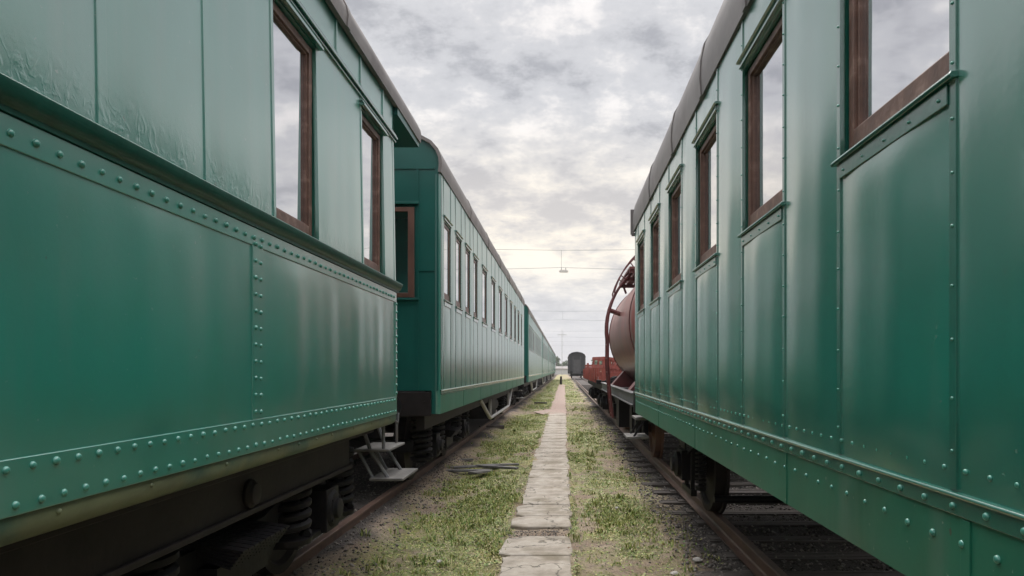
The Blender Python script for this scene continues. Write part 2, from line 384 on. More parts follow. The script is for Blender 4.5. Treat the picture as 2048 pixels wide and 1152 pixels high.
def build_grass():
    V = []; F = []; off = 0
    for (ya, yb, dens, sc) in ((4.6, 9, 3400, .9), (9, 14, 2300, 1.05), (14, 26, 1000, 1.5), (26, 50, 360, 2.3), (50, 110, 90, 4.2)):
        x0, x1 = -2.0, 1.35
        n = int((x1 - x0) * (yb - ya) * dens)
        x = rng.uniform(x0, x1, n); y = rng.uniform(ya, yb, n)
        g = grass_mask(x, y)
        thin = .035 * (x > -1.9) * (x < 1.25) * ~((x > -.56) & (x < .09) & (y < 62))
        keep = rng.random(n) < np.maximum(g ** 1.3, thin)
        x, y, g = x[keep], y[keep], g[keep]; n = len(x); z = ground_z(x, y)
        lush = fbm(x * .9 + 60, y * .6 + 2, 3)
        hgt = rng.uniform(.010, .040, n) * (.5 + 1.2 * sstep(.42, .68, lush)) * sc ** .55
        wid = rng.uniform(.004, .009, n) * sc
        an = rng.uniform(0, 2 * np.pi, n); lean = rng.uniform(.2, 1.1, n) * hgt
        la = rng.uniform(0, 2 * np.pi, n)
        flat = rng.random(n) < .6                                    # small broad leaves lying low
        wid = np.where(flat, wid * 2.6, wid); hgt = np.where(flat, hgt * .42, hgt); lean = np.where(flat, rng.uniform(.014, .034, n) * sc, lean)
        ca, sa = np.cos(an), np.sin(an); cl, sl = np.cos(la), np.sin(la)
        ax = np.where(flat, -sl, ca); ay = np.where(flat, cl, sa)
        b0 = np.stack([x - ax * wid * .5, y - ay * wid * .5, z], -1); b1 = np.stack([x + ax * wid * .5, y + ay * wid * .5, z], -1)
        mx, my = x + cl * lean * .45, y + sl * lean * .45
        wm = np.where(flat, 1.0, .8)
        m0 = np.stack([mx - ax * wid * .5 * wm, my - ay * wid * .5 * wm, z + hgt * .62], -1); m1 = np.stack([mx + ax * wid * .5 * wm, my + ay * wid * .5 * wm, z + hgt * .62], -1)
        t0 = np.stack([x + cl * lean - ax * wid * .08, y + sl * lean - ay * wid * .08, z + hgt], -1); t1 = np.stack([x + cl * lean + ax * wid * .08, y + sl * lean + ay * wid * .08, z + hgt], -1)
        v = np.stack([b0, b1, m1, m0, t1, t0], 1).reshape(-1, 3); k = np.arange(n) * 6 + off
        V.append(v); F.append(np.stack([k, k + 1, k + 2, k + 3], -1)); F.append(np.stack([k + 3, k + 2, k + 4, k + 5], -1)); off += n * 6
    # taller tufts and broad weeds
    tx = rng.uniform(-1.9, 1.3, 900); ty = 4.7 + 26 * rng.random(900) ** 1.5; tk = grass_mask(tx, ty) > rng.random(900) * .8 + .02
    for cx, cy in zip(tx[tk], ty[tk]):
        n = int(rng.integers(10, 26)); tall = rng.choice([.02, .03, .04, .055, .085]); x = cx + rng.normal(0, .03, n); y = cy + rng.normal(0, .03, n); z = ground_z(x, y)
        an = rng.uniform(0, 2 * np.pi, n); ca, sa = np.cos(an), np.sin(an); wid = rng.uniform(.004, .014, n); hgt = tall * rng.uniform(.5, 1.1, n); lean = hgt * rng.uniform(.3, 1.1, n)
        ax, ay = -sa, ca
        q = lambda k, zf, wf: np.stack([x + ca * lean * k + ax * wid * wf, y + sa * lean * k + ay * wid * wf, z + hgt * zf], -1)
        v = np.stack([q(0, 0, -.4), q(0, 0, .4), q(.4, .65, .5), q(.4, .65, -.5), q(1, 1, .06), q(1, 1, -.06)], 1).reshape(-1, 3); k = np.arange(n) * 6 + off
        V.append(v); F.append(np.stack([k, k + 1, k + 2, k + 3], -1)); F.append(np.stack([k + 3, k + 2, k + 4, k + 5], -1)); off += n * 6
    o = mesh_np('grass', np.concatenate(V), np.concatenate(F), 'grass_blades')
    tag(o, 'short green and yellowing grass on both sides of the slab path', 'grass'); o['kind'] = 'stuff'
build_grass()

def build_gravel():
    spots = []
    for (x0, x1, y0, y1, n, s0, s1) in ((1.0, 4.2, 4.2, 12, 9000, .010, .026), (1.0, 3.6, 12, 30, 4000, .016, .036), (-3.6, -1.55, 4.2, 13, 5200, .008, .022),
                                        (-1.9, 1.35, 4.8, 12, 3000, .003, .012), (-1.9, 1.3, 12, 40, 900, .008, .02), (-.6, .1, 6.78, 7.14, 260, .006, .016)):
        x = rng.uniform(x0, x1, n); y = rng.uniform(y0, y1, n); s = s0 + (s1 - s0) * rng.random(n) ** 2.2
        k = ~((x > -.58) & (x < .1) & (y < 26) & ~((y > 6.78) & (y < 7.14)))
        if x0 < -1.2 and x1 > .9: k &= grass_mask(x, y) < .55
        x, y, s = x[k], y[k], s[k]; spots.append(np.stack([x, y, ground_z(x, y) + s * .25, s], -1))
    S = np.concatenate(spots); n = len(S)
    base = np.array([(1, 0, 0), (0, 1, 0), (-1, 0, 0), (0, -1, 0), (.1, .05, .75), (0, 0, -.6)], float)
    d = base[None] * rng.uniform(.6, 1.3, (n, 6, 1)) + rng.uniform(-.22, .22, (n, 6, 3))
    a = rng.uniform(0, 2 * np.pi, n); c, s = np.cos(a), np.sin(a)
    dx = d[..., 0] * c[:, None] - d[..., 1] * s[:, None]; dy = d[..., 0] * s[:, None] + d[..., 1] * c[:, None]
    v = np.stack([dx, dy, d[..., 2]], -1) * S[:, None, 3:4] + S[:, None, :3]
    tri = np.array([(0, 1, 4), (1, 2, 4), (2, 3, 4), (3, 0, 4), (1, 0, 5), (2, 1, 5), (3, 2, 5), (0, 3, 5)])
    f = (tri[None] + (np.arange(n) * 6)[:, None, None]).reshape(-1, 3)
    o = mesh_np('gravel', v.reshape(-1, 3), f, 'stone')
    tag(o, 'loose dark gravel and pebbles around the tracks', 'gravel'); o['kind'] = 'stuff'
build_gravel()

ORD = ['nearest', 'second', 'third', 'fourth', 'fifth', 'sixth', 'seventh', 'eighth', 'ninth', 'tenth', 'eleventh', 'twelfth', 'thirteenth', 'fourteenth',
       'fifteenth', 'sixteenth', 'seventeenth', 'eighteenth', 'nineteenth', 'twentieth', 'twenty-first', 'twenty-second', 'twenty-third', 'twenty-fourth',
       'twenty-fifth', 'twenty-sixth', 'twenty-seventh', 'twenty-eighth', 'twenty-ninth', 'thirtieth']
def build_slabs():
    ys = [(5.30, 6.05), (6.07, 6.78), (7.16, 7.70), (7.72, 8.36), (8.38, 9.02), (9.04, 9.76), (9.78, 10.38), (10.40, 11.25), (11.28, 12.28)]
    y = 12.30
    while y < 25.2:
        l = random.uniform(.60, .74); ys.append((y, y + l)); y += l + .022
    for i, (a, b) in enumerate(ys):
        x0 = -.555 + random.uniform(-.02, .03); x1 = .085 + random.uniform(-.02, .02)
        # ragged outline: broken corners on the left, crumbled edges
        def edge(p, q, n, amp): return [(p[0] + (q[0] - p[0]) * k / n + random.uniform(-amp, amp), p[1] + (q[1] - p[1]) * k / n + random.uniform(-amp, amp) * .4) for k in range(n)]
        cl = random.uniform(.01, .05); big = i in (0, 1, 2, 3, 4, 7)
        c0 = random.uniform(.06, .16) if big else cl; c1 = random.uniform(.04, .2) if big else cl
        pts = []
        pts += edge((x0 + c0, a), (x1 - .02, a), 9, .004)
        pts += edge((x1 - .02, a), (x1, a + .03), 1, .004)
        pts += edge((x1, a + .03), (x1 - .015, b), 7, .007)
        pts += edge((x1 - .015, b), (x0 + c1, b), 9, .004)
        pts += edge((x0 + c1, b), (x0, b - c1 * .7), 4, .014)
        pts += edge((x0, b - c1 * .7), (x0 + .01, a + c0 * .6), 5, .016)
        pts += edge((x0 + .01, a + c0 * .6), (x0 + c0, a), 4, .010)
        n = len(pts); cx = sum(p[0] for p in pts) / n; cy = sum(p[1] for p in pts) / n
        t = .012 + random.uniform(-.004, .004); tx, ty = random.uniform(-.008, .008), random.uniform(-.006, .006)
        zt = lambda x, y: t + (x - cx) * tx + (y - cy) * ty
        mb = MB()
        ins = [(cx + (x - cx) * .975, cy + (y - cy) * .975) for x, y in pts]
        vs = [(x, y, -.06) for x, y in pts] + [(x, y, zt(x, y) - .009) for x, y in pts] + [(x, y, zt(x, y)) for x, y in ins]
        fs = [(k, (k + 1) % n, n + (k + 1) % n, n + k) for k in range(n)] + [(n + k, n + (k + 1) % n, 2 * n + (k + 1) % n, 2 * n + k) for k in range(n)]
        fs.append(tuple(range(2 * n, 3 * n)))
        mb.add(vs, fs)
        o = recentre(mb.build('concrete_slab', 'slab_concrete', sharp=22))
        if i == len(ys) - 1: lab = 'farthest concrete path slab, where the path turns to red brick'
        elif i == 1: lab = 'crumbled concrete path slab just before the gravel gap in the path'
        elif i == 2: lab = 'short concrete path slab just past the gravel gap in the path'
        elif i == 0: lab = 'nearest concrete path slab, with a broken left edge, at the bottom of the photo'
        else: lab = 'worn grey concrete path slab, %s from the bottom of the photo' % ORD[i]
        tag(o, lab, 'path slab', 'concrete slabs of the path'); o['kind'] = 'thing'
    mb = MB()                                            # brick part of the path beyond the slabs
    gy = [25.2 + .28 * k for k in range(176)]
    vs = []; fs = []
    for k, yy in enumerate(gy):
        wl = -.58 - .55 * math.exp(-((yy - 26.6) / 1.3) ** 2) + random.uniform(-.06, .06); wr = .10 + random.uniform(-.05, .05)
        for q in range(5): vs.append((wl + (wr - wl) * q / 4, yy, .012 + random.uniform(-.004, .004)))
    for k in range(len(gy) - 1):
        for q in range(4):
            a = k * 5 + q; fs.append((a, a + 1, a + 6, a + 5))
    mb.add(vs, fs); o = mb.build('path', 'brick_paving'); o['kind'] = 'structure'
build_slabs()

def rail_profile(x):
    w = [(-.066, 0), (-.066, .012), (-.02, .026), (-.009, .04), (-.009, .105), (-.034, .118), (-.036, .143), (-.028, .150)]
    return [(x + a, RAILZ - .150 + b) for a, b in w] + [(x - a, RAILZ - .150 + b) for a, b in reversed(w)]
def build_track(xc, label, dx0, left):
    t = thing('railway_track', (xc, 0, 0), label, 'railway track', 'railway tracks')
    for s in (-1, 1):
        mb = MB(); ys = [-30 + 10 * k for k in range(34)]
        for a, b in zip(ys[:-1], ys[1:]): mb.ext_y(rail_profile(xc + s * .76), a, b - .004)
        mb.build('rail', 'rail_rust', t, sharp=30)
    y = 3.6; n = 0; rest = MB()
    while y < 130:
        l = 2.62 + random.uniform(-.12, .1); w = random.uniform(.20, .25); zt = (-.050 if left else -.018) + random.uniform(-.026, .008)
        off = (random.uniform(-.06, .06) if left else random.uniform(-.08, .20)) + dx0; rz = random.uniform(-.02, .02)
        mb = MB() if n < 96 else rest
        # weathered timber: slightly uneven top made of strips
        k = 5
        for q in range(k if n < 96 else 1):
            kk = k if n < 96 else 1
            yy = y - w / 2 + w * (q + .5) / kk
            ll = l + random.uniform(-.03, .03)
            mb.obox((xc + off + random.uniform(-.012, .012), yy, zt - .07 + random.uniform(-.005, .005)), ll, w / kk * .985, .14, rz=rz)
        if n < 96:
            for s in (-1, 1): mb.box(xc + s * .76 - .13, xc + s * .76 + .13, y - .08, y + .08, zt - .004, zt + .014)
            mb.build('sleeper', 'sleeper_wood', t)
        y += .655 + random.uniform(-.05, .05); n += 1
    o = rest.build('sleeper', 'sleeper_wood', t); o['kind'] = 'stuff'
    return t
build_track(XL, 'rusty rails half sunk in dark dirt under the left row of green coaches', 0, True)
build_track(XR, 'rusty rails on exposed wooden sleepers under the right green coach', 0, False)

# ------------------------------------------------------------------ rolling stock helpers
def wheel_mesh(mb, x, y, s, r=.46):
    z = RAILZ + r
    mb.lathe((x, y, z), 'x', [(-.065 * s, r * .80), (-.065 * s, r + .028), (-.035 * s, r + .028), (-.03 * s, r), (.065 * s, r - .004), (.068 * s, r * .86), (.03 * s, r * .80), (.02 * s, r * .45), (.06 * s, r * .3), (.085 * s, r * .26), (.085 * s, .02)], 36)
def wheelset(parent, xc, y, r=.46, m='brown_iron'):
    mb = MB()
    for s in (-1, 1): wheel_mesh(mb, xc + s * .785, y, s, r)
    mb.tube([(xc - 1.06, y, RAILZ + r), (xc + 1.06, y, RAILZ + r)], .07, 12)
    return mb.build('wheelset', m, parent)
def coil(mb, x, y, z0, z1, R_=.112, turns=6, r=.028):
    pts = []
    n = turns * 14
    for k in range(n + 1):
        a = 2 * math.pi * turns * k / n
        pts.append((x + R_ * math.cos(a), y + R_ * math.sin(a), z0 + (z1 - z0) * k / n))
    mb.tube(pts, r, 6)
    mb.lathe((x, y, z0), 'z', [(-.055, R_ * 1.2), (-.02, R_ * 1.28), (-.018, R_ * .9), (.0, R_ * .6)], 20)
    mb.lathe((x, y, z1), 'z', [(0, R_ * .6), (.018, R_ * .9), (.02, R_ * 1.25), (.05, R_ * 1.2)], 20)
    mb.tube([(x, y, z0), (x, y, z1)], R_ * .55, 10)
def bogie(parent, xc, yc, wb=2.5, detail=True):
    b = MB(); hb = wb / 2
    for s in (-1, 1):
        xo = xc + s * 1.03
        prof = [(yc - hb - .3, .62), (yc - hb - .3, .78), (yc - .7, .80), (yc - .45, .74), (yc + .45, .74), (yc + .7, .80), (yc + hb + .3, .78), (yc + hb + .3, .62), (yc + .8, .62), (yc + .5, .46), (yc - .5, .46), (yc - .8, .62)]
        b.ext_x(prof, xo - .02, xo + .02)
    b.box(xc - 1.0, xc + 1.0, yc - .22, yc + .22, .50, .60)
    b.box(xc - 1.0, xc + 1.0, yc - hb - .6, yc - hb - .5, .6, .75); b.box(xc - 1.0, xc + 1.0, yc + hb + .5, yc + hb + .6, .6, .75)
    bo = b.build('bogie', 'black_iron', parent, bevel=.006)
    for q in (-1, 1):
        ya = yc + q * hb
        wheelset(bo, xc, ya)
        for s in (-1, 1):
            xo = xc + s * 1.07; a = MB()
            a.box(xo - .11, xo + .13 if s > 0 else xo + .11, ya - .13, ya + .13, .48, .78)
            a.lathe((xo + s * .10, ya, .63), 'x', [(0, .135), (s * .03, .135), (s * .05, .115), (s * .055, .075), (s * .085, .07), (s * .09, .03)], 20)
            for k in range(4):
                an = math.pi / 4 + k * math.pi / 2
                a.lathe((xo + s * .13, ya + .10 * math.cos(an), .63 + .10 * math.sin(an)), 'x', [(-.01, .016), (s * .03, .016)], 6)
            a.box(xo - .09, xo + .09, ya - .55, ya + .55, .47, .51)
            a.build('axle_box', 'black_iron', bo, bevel=.008)
            for w in (-1, 1):
                c_ = MB(); coil(c_, xo, ya + w * .46, .55, .80 + .16); c_.build('coil_spring', 'black_iron', bo)
    for s in (-1, 1):                                     # pack of transverse leaf springs by the bolster
        l = MB()
        for j in range(9):
            yy = yc - .30 + .066 * j
            for k in range(6):
                le = .70 - .05 * k; za = .765 - .016 * k
                pts = [(xc + s * (1.28 - le * 1.0), za - .00), (xc + s * (1.28 - le * .5), za + .018), (xc + s * (1.28 - .012 * k), za - .035)]
                prof = [(x, z) for x, z in pts] + [(x, z - .012) for x, z in reversed(pts)]
                l.ext_y(prof, yy - .027, yy + .027)
        l.box(xc + s * .7, xc + s * 1.15, yc - .32, yc + .26, .50, .64)
        l.build('leaf_spring', 'black_iron', bo, sharp=25)
    return bo
def buffers(parent, xc, y, d, z=RAILZ + 1.04, m='black_iron'):
    for s in (-1, 1):
        mb = MB(); c = (xc + s * .88, y, z)
        mb.lathe(c, 'y', [(0, .17), (d * .04, .17), (d * .05, .12), (d * .34, .10), (d * .345, .06), (d * .56, .06), (d * .57, .22), (d * .60, .23), (d * .615, .18), (d * .62, .02)], 24)
        mb.build('buffer', m, parent)
    mb = MB(); mb.tube([(xc, y, z - .03), (xc, y + d * .3, z - .05), (xc, y + d * .4, z - .12), (xc, y + d * .36, z - .2)], .035, 8); mb.build('coupling', m, parent)

def roof_outline(pts):                                  # aisle-side points (inset from centre, rel height) mirrored to a full arch
    return pts
def roof(parent, xc, prof, y0, y1, m, seams=(), th=.035, name='roof', sag=.014):
    # prof: list of (dx from centre, z) from +eave over the crown to -eave
    cx = 0; n = len(prof)
    inn = []
    for i, (x, z) in enumerate(prof):
        a = prof[max(0, i - 1)]; b = prof[min(n - 1, i + 1)]
        t = Vector((b[0] - a[0], b[1] - a[1])).normalized(); nn = Vector((-t.y, t.x))
        if nn.dot(Vector((-x, 2.0 - z))) < 0: nn = -nn
        inn.append((x + nn.x * th, z + nn.y * th))
    mb = MB()
    ys = [y0] + [s for s in seams if y0 < s < y1] + [y1]
    loop = list(prof) + list(reversed(inn)); m_ = len(loop); st = []
    for a, b in zip(ys[:-1], ys[1:]):
        st += [(a + (b - a) * k / 8, math.sin(math.pi * k / 8)) for k in range(8)]
    st.append((y1, 0)); vs = []; fs = []
    for y, q in st:
        for i, (x, z) in enumerate(loop):
            j = i if i < n else 2 * n - 1 - i; e = max(0, 1 - min(j, n - 1 - j) / 4)
            vs.append((xc + x - math.copysign(sag * q * e * .5, x), y, z + sag * q * e))
    for k in range(len(st) - 1):
        fs += [(k * m_ + i, k * m_ + (i + 1) % m_, (k + 1) * m_ + (i + 1) % m_, (k + 1) * m_ + i) for i in range(m_)]
    fs += [tuple(range(m_))[::-1], tuple(range((len(st) - 1) * m_, len(st) * m_))]
    mb.add(vs, fs)
    for s in seams:                                     # raised joint straps over the sheet seams
        out = []
        for i, (x, z) in enumerate(prof):
            q = Vector((x - inn[i][0], z - inn[i][1])).normalized() * .008
            out.append((x + q.x, z + q.y))
        inn2 = [(x - (x - i2[0]) * .2, z - (z - i2[1]) * .2) for (x, z), i2 in zip(prof, inn)]
        mb.ext_y([(xc + x, z) for x, z in out] + [(xc + x, z) for x, z in reversed(inn2)], s - .03, s + .03)
    return mb.build(name, m, parent, sharp=30)
def arch(aisle):                                        # list of (d, rel) half -> full arch in absolute heights
    return [(d, h(z)) for d, z in aisle] + [(-d, h(z)) for d, z in reversed(aisle[:-1])]

def ring(mb, x0, x1, y0, y1, z0, z1, wy0, wy1, wz0, wz1):
    mb.box(x0, x1, y0, y0 + wy0, z0, z1); mb.box(x0, x1, y1 - wy1, y1, z0, z1)
    mb.box(x0, x1, y0 + wy0, y1 - wy1, z0, z0 + wz0); mb.box(x0, x1, y0 + wy0, y1 - wy1, z1 - wz1, z1)
def window(parent, xf, s, y0, y1, z0, z1, rec=.052, fw=.036, fb=.075, worn=False, glassrec=.046, split=False):
    # xf: plane of the wall, s outward sign
    mb = MB()
    xa, xb = xf - s * rec, xf - s * (rec - min(.035, rec * .6))
    ring(mb, xa, xb, y0 + .004, y1 - .004, z0 + .004, z1 - .004, fw, fw, fb, fw)
    # inner sash step
    ring(mb, xa - s * .004, xa + s * min(.018, rec * .45), y0 + fw + .004, y1 - fw - .004, z0 + fb + .004, z1 - fw - .004, .010, .010, .012, .010)
    w = mb.build('window', 'brown_worn' if worn else 'brown_wood', parent, bevel=.004)
    g = MB(); xg = xf - s * glassrec
    g.box(xg - s * .006, xg, y0 + fw, y1 - fw, z0 + fb, z1 - fw)
    g.build('pane', 'window_glass', w, flat=True)
    return w
def reveal(mb, xf, s, y0, y1, z0, z1, d=.07):
    xb = xf - s * d
    mb.add([(xf, y0, z0), (xf, y1, z0), (xf, y1, z1), (xf, y0, z1), (xb, y0, z0), (xb, y1, z0), (xb, y1, z1), (xb, y0, z1)],
           [(0, 1, 5, 4), (1, 2, 6, 5), (2, 3, 7, 6), (3, 0, 4, 7), (4, 5, 6, 7)])

def shell_back(mb, xc, s, w, y0, y1, zb, zt, endpts0=None):
    # floor, far side; ends are added by the caller
    xf, xo = xc + s * w, xc - s * w
    mb.add([(xf - s * .002, y0, zb), (xo, y0, zb), (xo, y1, zb), (xf - s * .002, y1, zb)], [(0, 1, 2, 3)])
    mb.add([(xo, y0, zb), (xo, y1, zb), (xo, y1, zt), (xo, y0, zt)], [(0, 1, 2, 3)])
def end_wall(mb, xc, s, w, y, zb, prof, r=.05, q=1):
    # prof: roof arch; wall polygon at plane y, inset r at the aisle corner with a rounded corner (q: +1 far end, -1 near end)
    pts = [(xc + s * (w - r), zb)] + [(xc + max(-(w - .012), min(w - .012, d * .985)), z - .02) for d, z in (prof if s > 0 else list(reversed(prof)))] + [(xc - s * w, zb)]
    out = []
    for x, z in pts:
        if z < h(1.6) or z < prof[0][1] + .03:
            x = min(x, xc + w - r) if s > 0 else max(x, xc - w + r)
        out.append((x, y, z))
    mb.add(out, [tuple(range(len(out)))])
def corner(mb, xc, s, w, y, zb, zt, r, q):
    vs = []; fs = []; n = 6
    for k in range(n + 1):
        a = math.pi / 2 * k / n
        x = xc + s * (w - r + r * math.cos(a)); yy = y - q * r + q * r * math.sin(a)
        vs += [(x, yy, zb), (x, yy, zt)]
    for k in range(n): fs.append((2 * k, 2 * k + 2, 2 * k + 3, 2 * k + 1))
    mb.add(vs, fs)

def panel_coach(label, xc, s, w, y0, y1, wins, P, group, mp='green_paint', mtrim='green_trim', mroof='roof_dark', rivets=True, seams=None, roofprof=None,
                skirt_seams=(), bulge=.010, nails=True, roofseams=(), end_windows=None, mend='green_end', roof_over=.03):
    xf = xc + s * w; r = .05
    root = thing('passenger_coach', (xc, (y0 + y1) / 2, 0), label, 'railway coach', group)
    zb, zbead, zs, zh, ze = h(P['bottom']), h(P['bead']), h(P['sill']), h(P['head']), h(P['eave'])
    b = MB()
    edges = [y0 + r]
    for a, c in wins: edges += [a, c]
    edges.append(y1 - r)
    def bul(amp):
        def fx(y, z, u, t):
            wv = .0012 * math.sin(y * 23 + z * 1.3) * (1 - (2 * t - 1) ** 6) if rivets else 0
            return xf + s * (amp * (1 - (2 * u - 1) ** 2) * (1 - (2 * t - 1) ** 8) + wv * (1 - (2 * u - 1) ** 4))
        return fx
    ny = 14 if rivets else 6; nz = 12 if rivets else 4
    for i in range(len(edges) - 1):
        a, c = edges[i], edges[i + 1]
        if c - a < .02: continue
        if i % 2 == 1:
            b.patch(bul(bulge), a, c, zbead, zs, ny, nz); b.patch(bul(bulge * .4), a, c, zh, ze, ny, 4)
            reveal(b, xf, s, a, c, zs, zh)
        else:
            b.patch(bul(bulge * 1.1), a, c, zbead, ze, ny, nz)
    sk = [y0 + r] + sorted(skirt_seams) + [y1 - r]
    skirt = MB()
    for a, c in zip(sk[:-1], sk[1:]):
        skirt.patch(bul(.003), a, c, zb, zbead, ny, 6)
    shell_back(b, xc, s, w, y0, y1, zb, ze)
    for y, q in ((y0, -1), (y1, 1)):
        corner(b, xc, s, w, y, zb, ze, r, q)
    body = b.build('body', mp, root, sharp=30)
    skirt.build('skirt', 'green_skirt', root, sharp=30)
    for y, q in ((y0, -1), (y1, 1)):
        e = MB(); end_wall(e, xc, s, w, y, zbead if q < 0 else zb, roofprof, r, q)
        zz = h(P['eave'] + .04)
        e.box(xc - w + .06, xc + w - .06, y, y + q * .012, zz - .012, zz + .012)      # seam batten under the arch
        for d in (.83, .98):
            for sg in (-1, 1): e.box(xc + sg * (w * d) - .012, xc + sg * (w * d) + .012, y, y + q * .010, zbead, zz - .012)
        e.box(xc + s * (w - .36), xc + s * (w - .06), y, y + q * .009, h(P['sill'] - .0) + .30 - .006, h(P['sill']) + .30 + .006)
        if q < 0: e.box(xc + s * (w - .095), xc + s * (w - .05), y + .0, y + .03, zb, zbead)
        eo = e.build('end_wall', mend, root)
        if end_windows and q < 0:
            for d0, d1 in end_windows:
                m2 = MB(); X0, X1 = sorted((xc + s * d0, xc + s * d1)); z0, z1 = h(P['sill'] + .0), h(P['head'] + .1)
                for (a_, b_, c_, d_) in ((X0, X0 + .07, z0, z1), (X1 - .07, X1, z0, z1), (X0 + .07, X1 - .07, z0, z0 + .05), (X0 + .07, X1 - .07, z1 - .05, z1)):
                    m2.box(a_, b_, y - .03, y - .001, c_, d_)
                wo = m2.build('end_window', 'brown_wood', root, bevel=.004)
                g = MB(); g.box(X0 + .07, X1 - .07, y - .012, y - .002, z0 + .05, z1 - .05); g.build('pane', 'window_glass', wo, flat=True)
                hd = MB(); hd.box(X0 - .05, X1 + .05, y - .045, y, z1 + .03, z1 + .055); hd.box(X0 - .05, X1 + .05, y - .03, y, z0 - .03, z0 - .006); hd.build('window_hood', mend, wo, bevel=.004)
    # cover strips over the panel seams
    allw = [e for p in wins for e in p]
    for y in allw + [y0 + r + .012, y1 - r - .012]:
        c = MB(); c.box(xf - s * .01, xf + s * .006, y - .014, y + .014, zbead + .012, ze)
        if nails:
            z = zbead + .1
            while z < ze - .05: c.rivet(xf + s * .006, y, z, s, .0045, 6); z += .13 + random.uniform(-.01, .01)
        c.build('cover_strip', mtrim, root, bevel=.003 if rivets else 0)
    for y in skirt_seams:
        c = MB(); c.box(xf - s * .01, xf + s * .004, y - .018, y + .018, zb, zbead - .05)
        c.build('seam_strip', 'green_skirt', root, bevel=.002 if rivets else 0)
    k = MB()                                             # waist bead with its riveted rail
    k.ext_y([(xf - s * .005, zbead - .006), (xf + s * .011, zbead - .006), (xf + s * .014, zbead), (xf + s * .011, zbead + .005), (xf - s * .005, zbead + .008)], y0 + .02, y1 - .02)
    k.box(xf - s * .005, xf + s * .007, y0 + .04, y1 - .04, zbead - .046, zbead - .0065)
    if rivets:
        y = y0 + .1
        while y < y1 - .08:
            k.rivet(xf + s * .001, y, h(P['bead'] + .058), s, .0066)
            y += .087 + random.uniform(-.004, .004)
        y = y0 + .12
        while y < y1 - .08:
            k.rivet(xf + s * .006, y, zbead - .026 + random.uniform(-.002, .002), s, .0095)
            k.rivet(xf + s * .001, y - .03, h(P['bead'] - .108) + random.uniform(-.003, .003), s, .0090)
            y += .126 + random.uniform(-.006, .006)
    k.build('riveted_rail', mtrim, root, bevel=.002 if rivets else 0)
    for a, d in wins:
        wo = window(root, xf, s, a + .013, d - .013, zs + .002, zh - .002, worn=rivets, rec=P.get('rec', .052), glassrec=P.get('rec', .052) - .006)
        t = MB()
        t.ext_y([(xf - s * .05, zs - .006), (xf + s * .020, zs - .018), (xf + s * .025, zs - .010), (xf + s * .020, zs - .002), (xf - s * .05, zs + .010)], a - .02, d + .02)
        t.box(xf - s * .005, xf + s * .011, a + .016, d - .016, zs - .066, zs - .020)
        if nails:
            for q in range(5): t.rivet(xf + s * .011, a + .05 + (d - a - .1) * q / 4, zs - .045, s, .005, 6)
        t.build('window_sill', mtrim, wo, bevel=.002 if rivets else 0)
        t = MB()
        t.box(xf - s * .005, xf + s * .018, a - .012, d + .012, zh + .014, zh + .028)
        t.box(xf - s * .005, xf + s * .014, a - .005, d + .005, zh + .030, zh + .046)
        t.ext_y([(xf - s * .005, zh + .046), (xf + s * .024, zh + .046), (xf + s * .030, zh + .050), (xf + s * .026, zh + .058), (xf - s * .005, zh + .066)], a - .03, d + .03)
        t.build('window_hood', mtrim, wo, bevel=.002 if rivets else 0)
    roof(root, xc, roofprof, y0 - roof_over, y1 + roof_over, mroof, roofseams)
    return root, body

# roof outlines (distance from track centre, height relative to the eye), aisle eave -> crown
def crown(pts, top, n=7):
    (d0, z0) = pts[-1]; out = list(pts)
    for k in range(1, n + 1):
        t = k / n; d = d0 * (1 - t); out.append((d, z0 + (top - z0) * (1 - (1 - t) ** 2)))
    return arch(out)

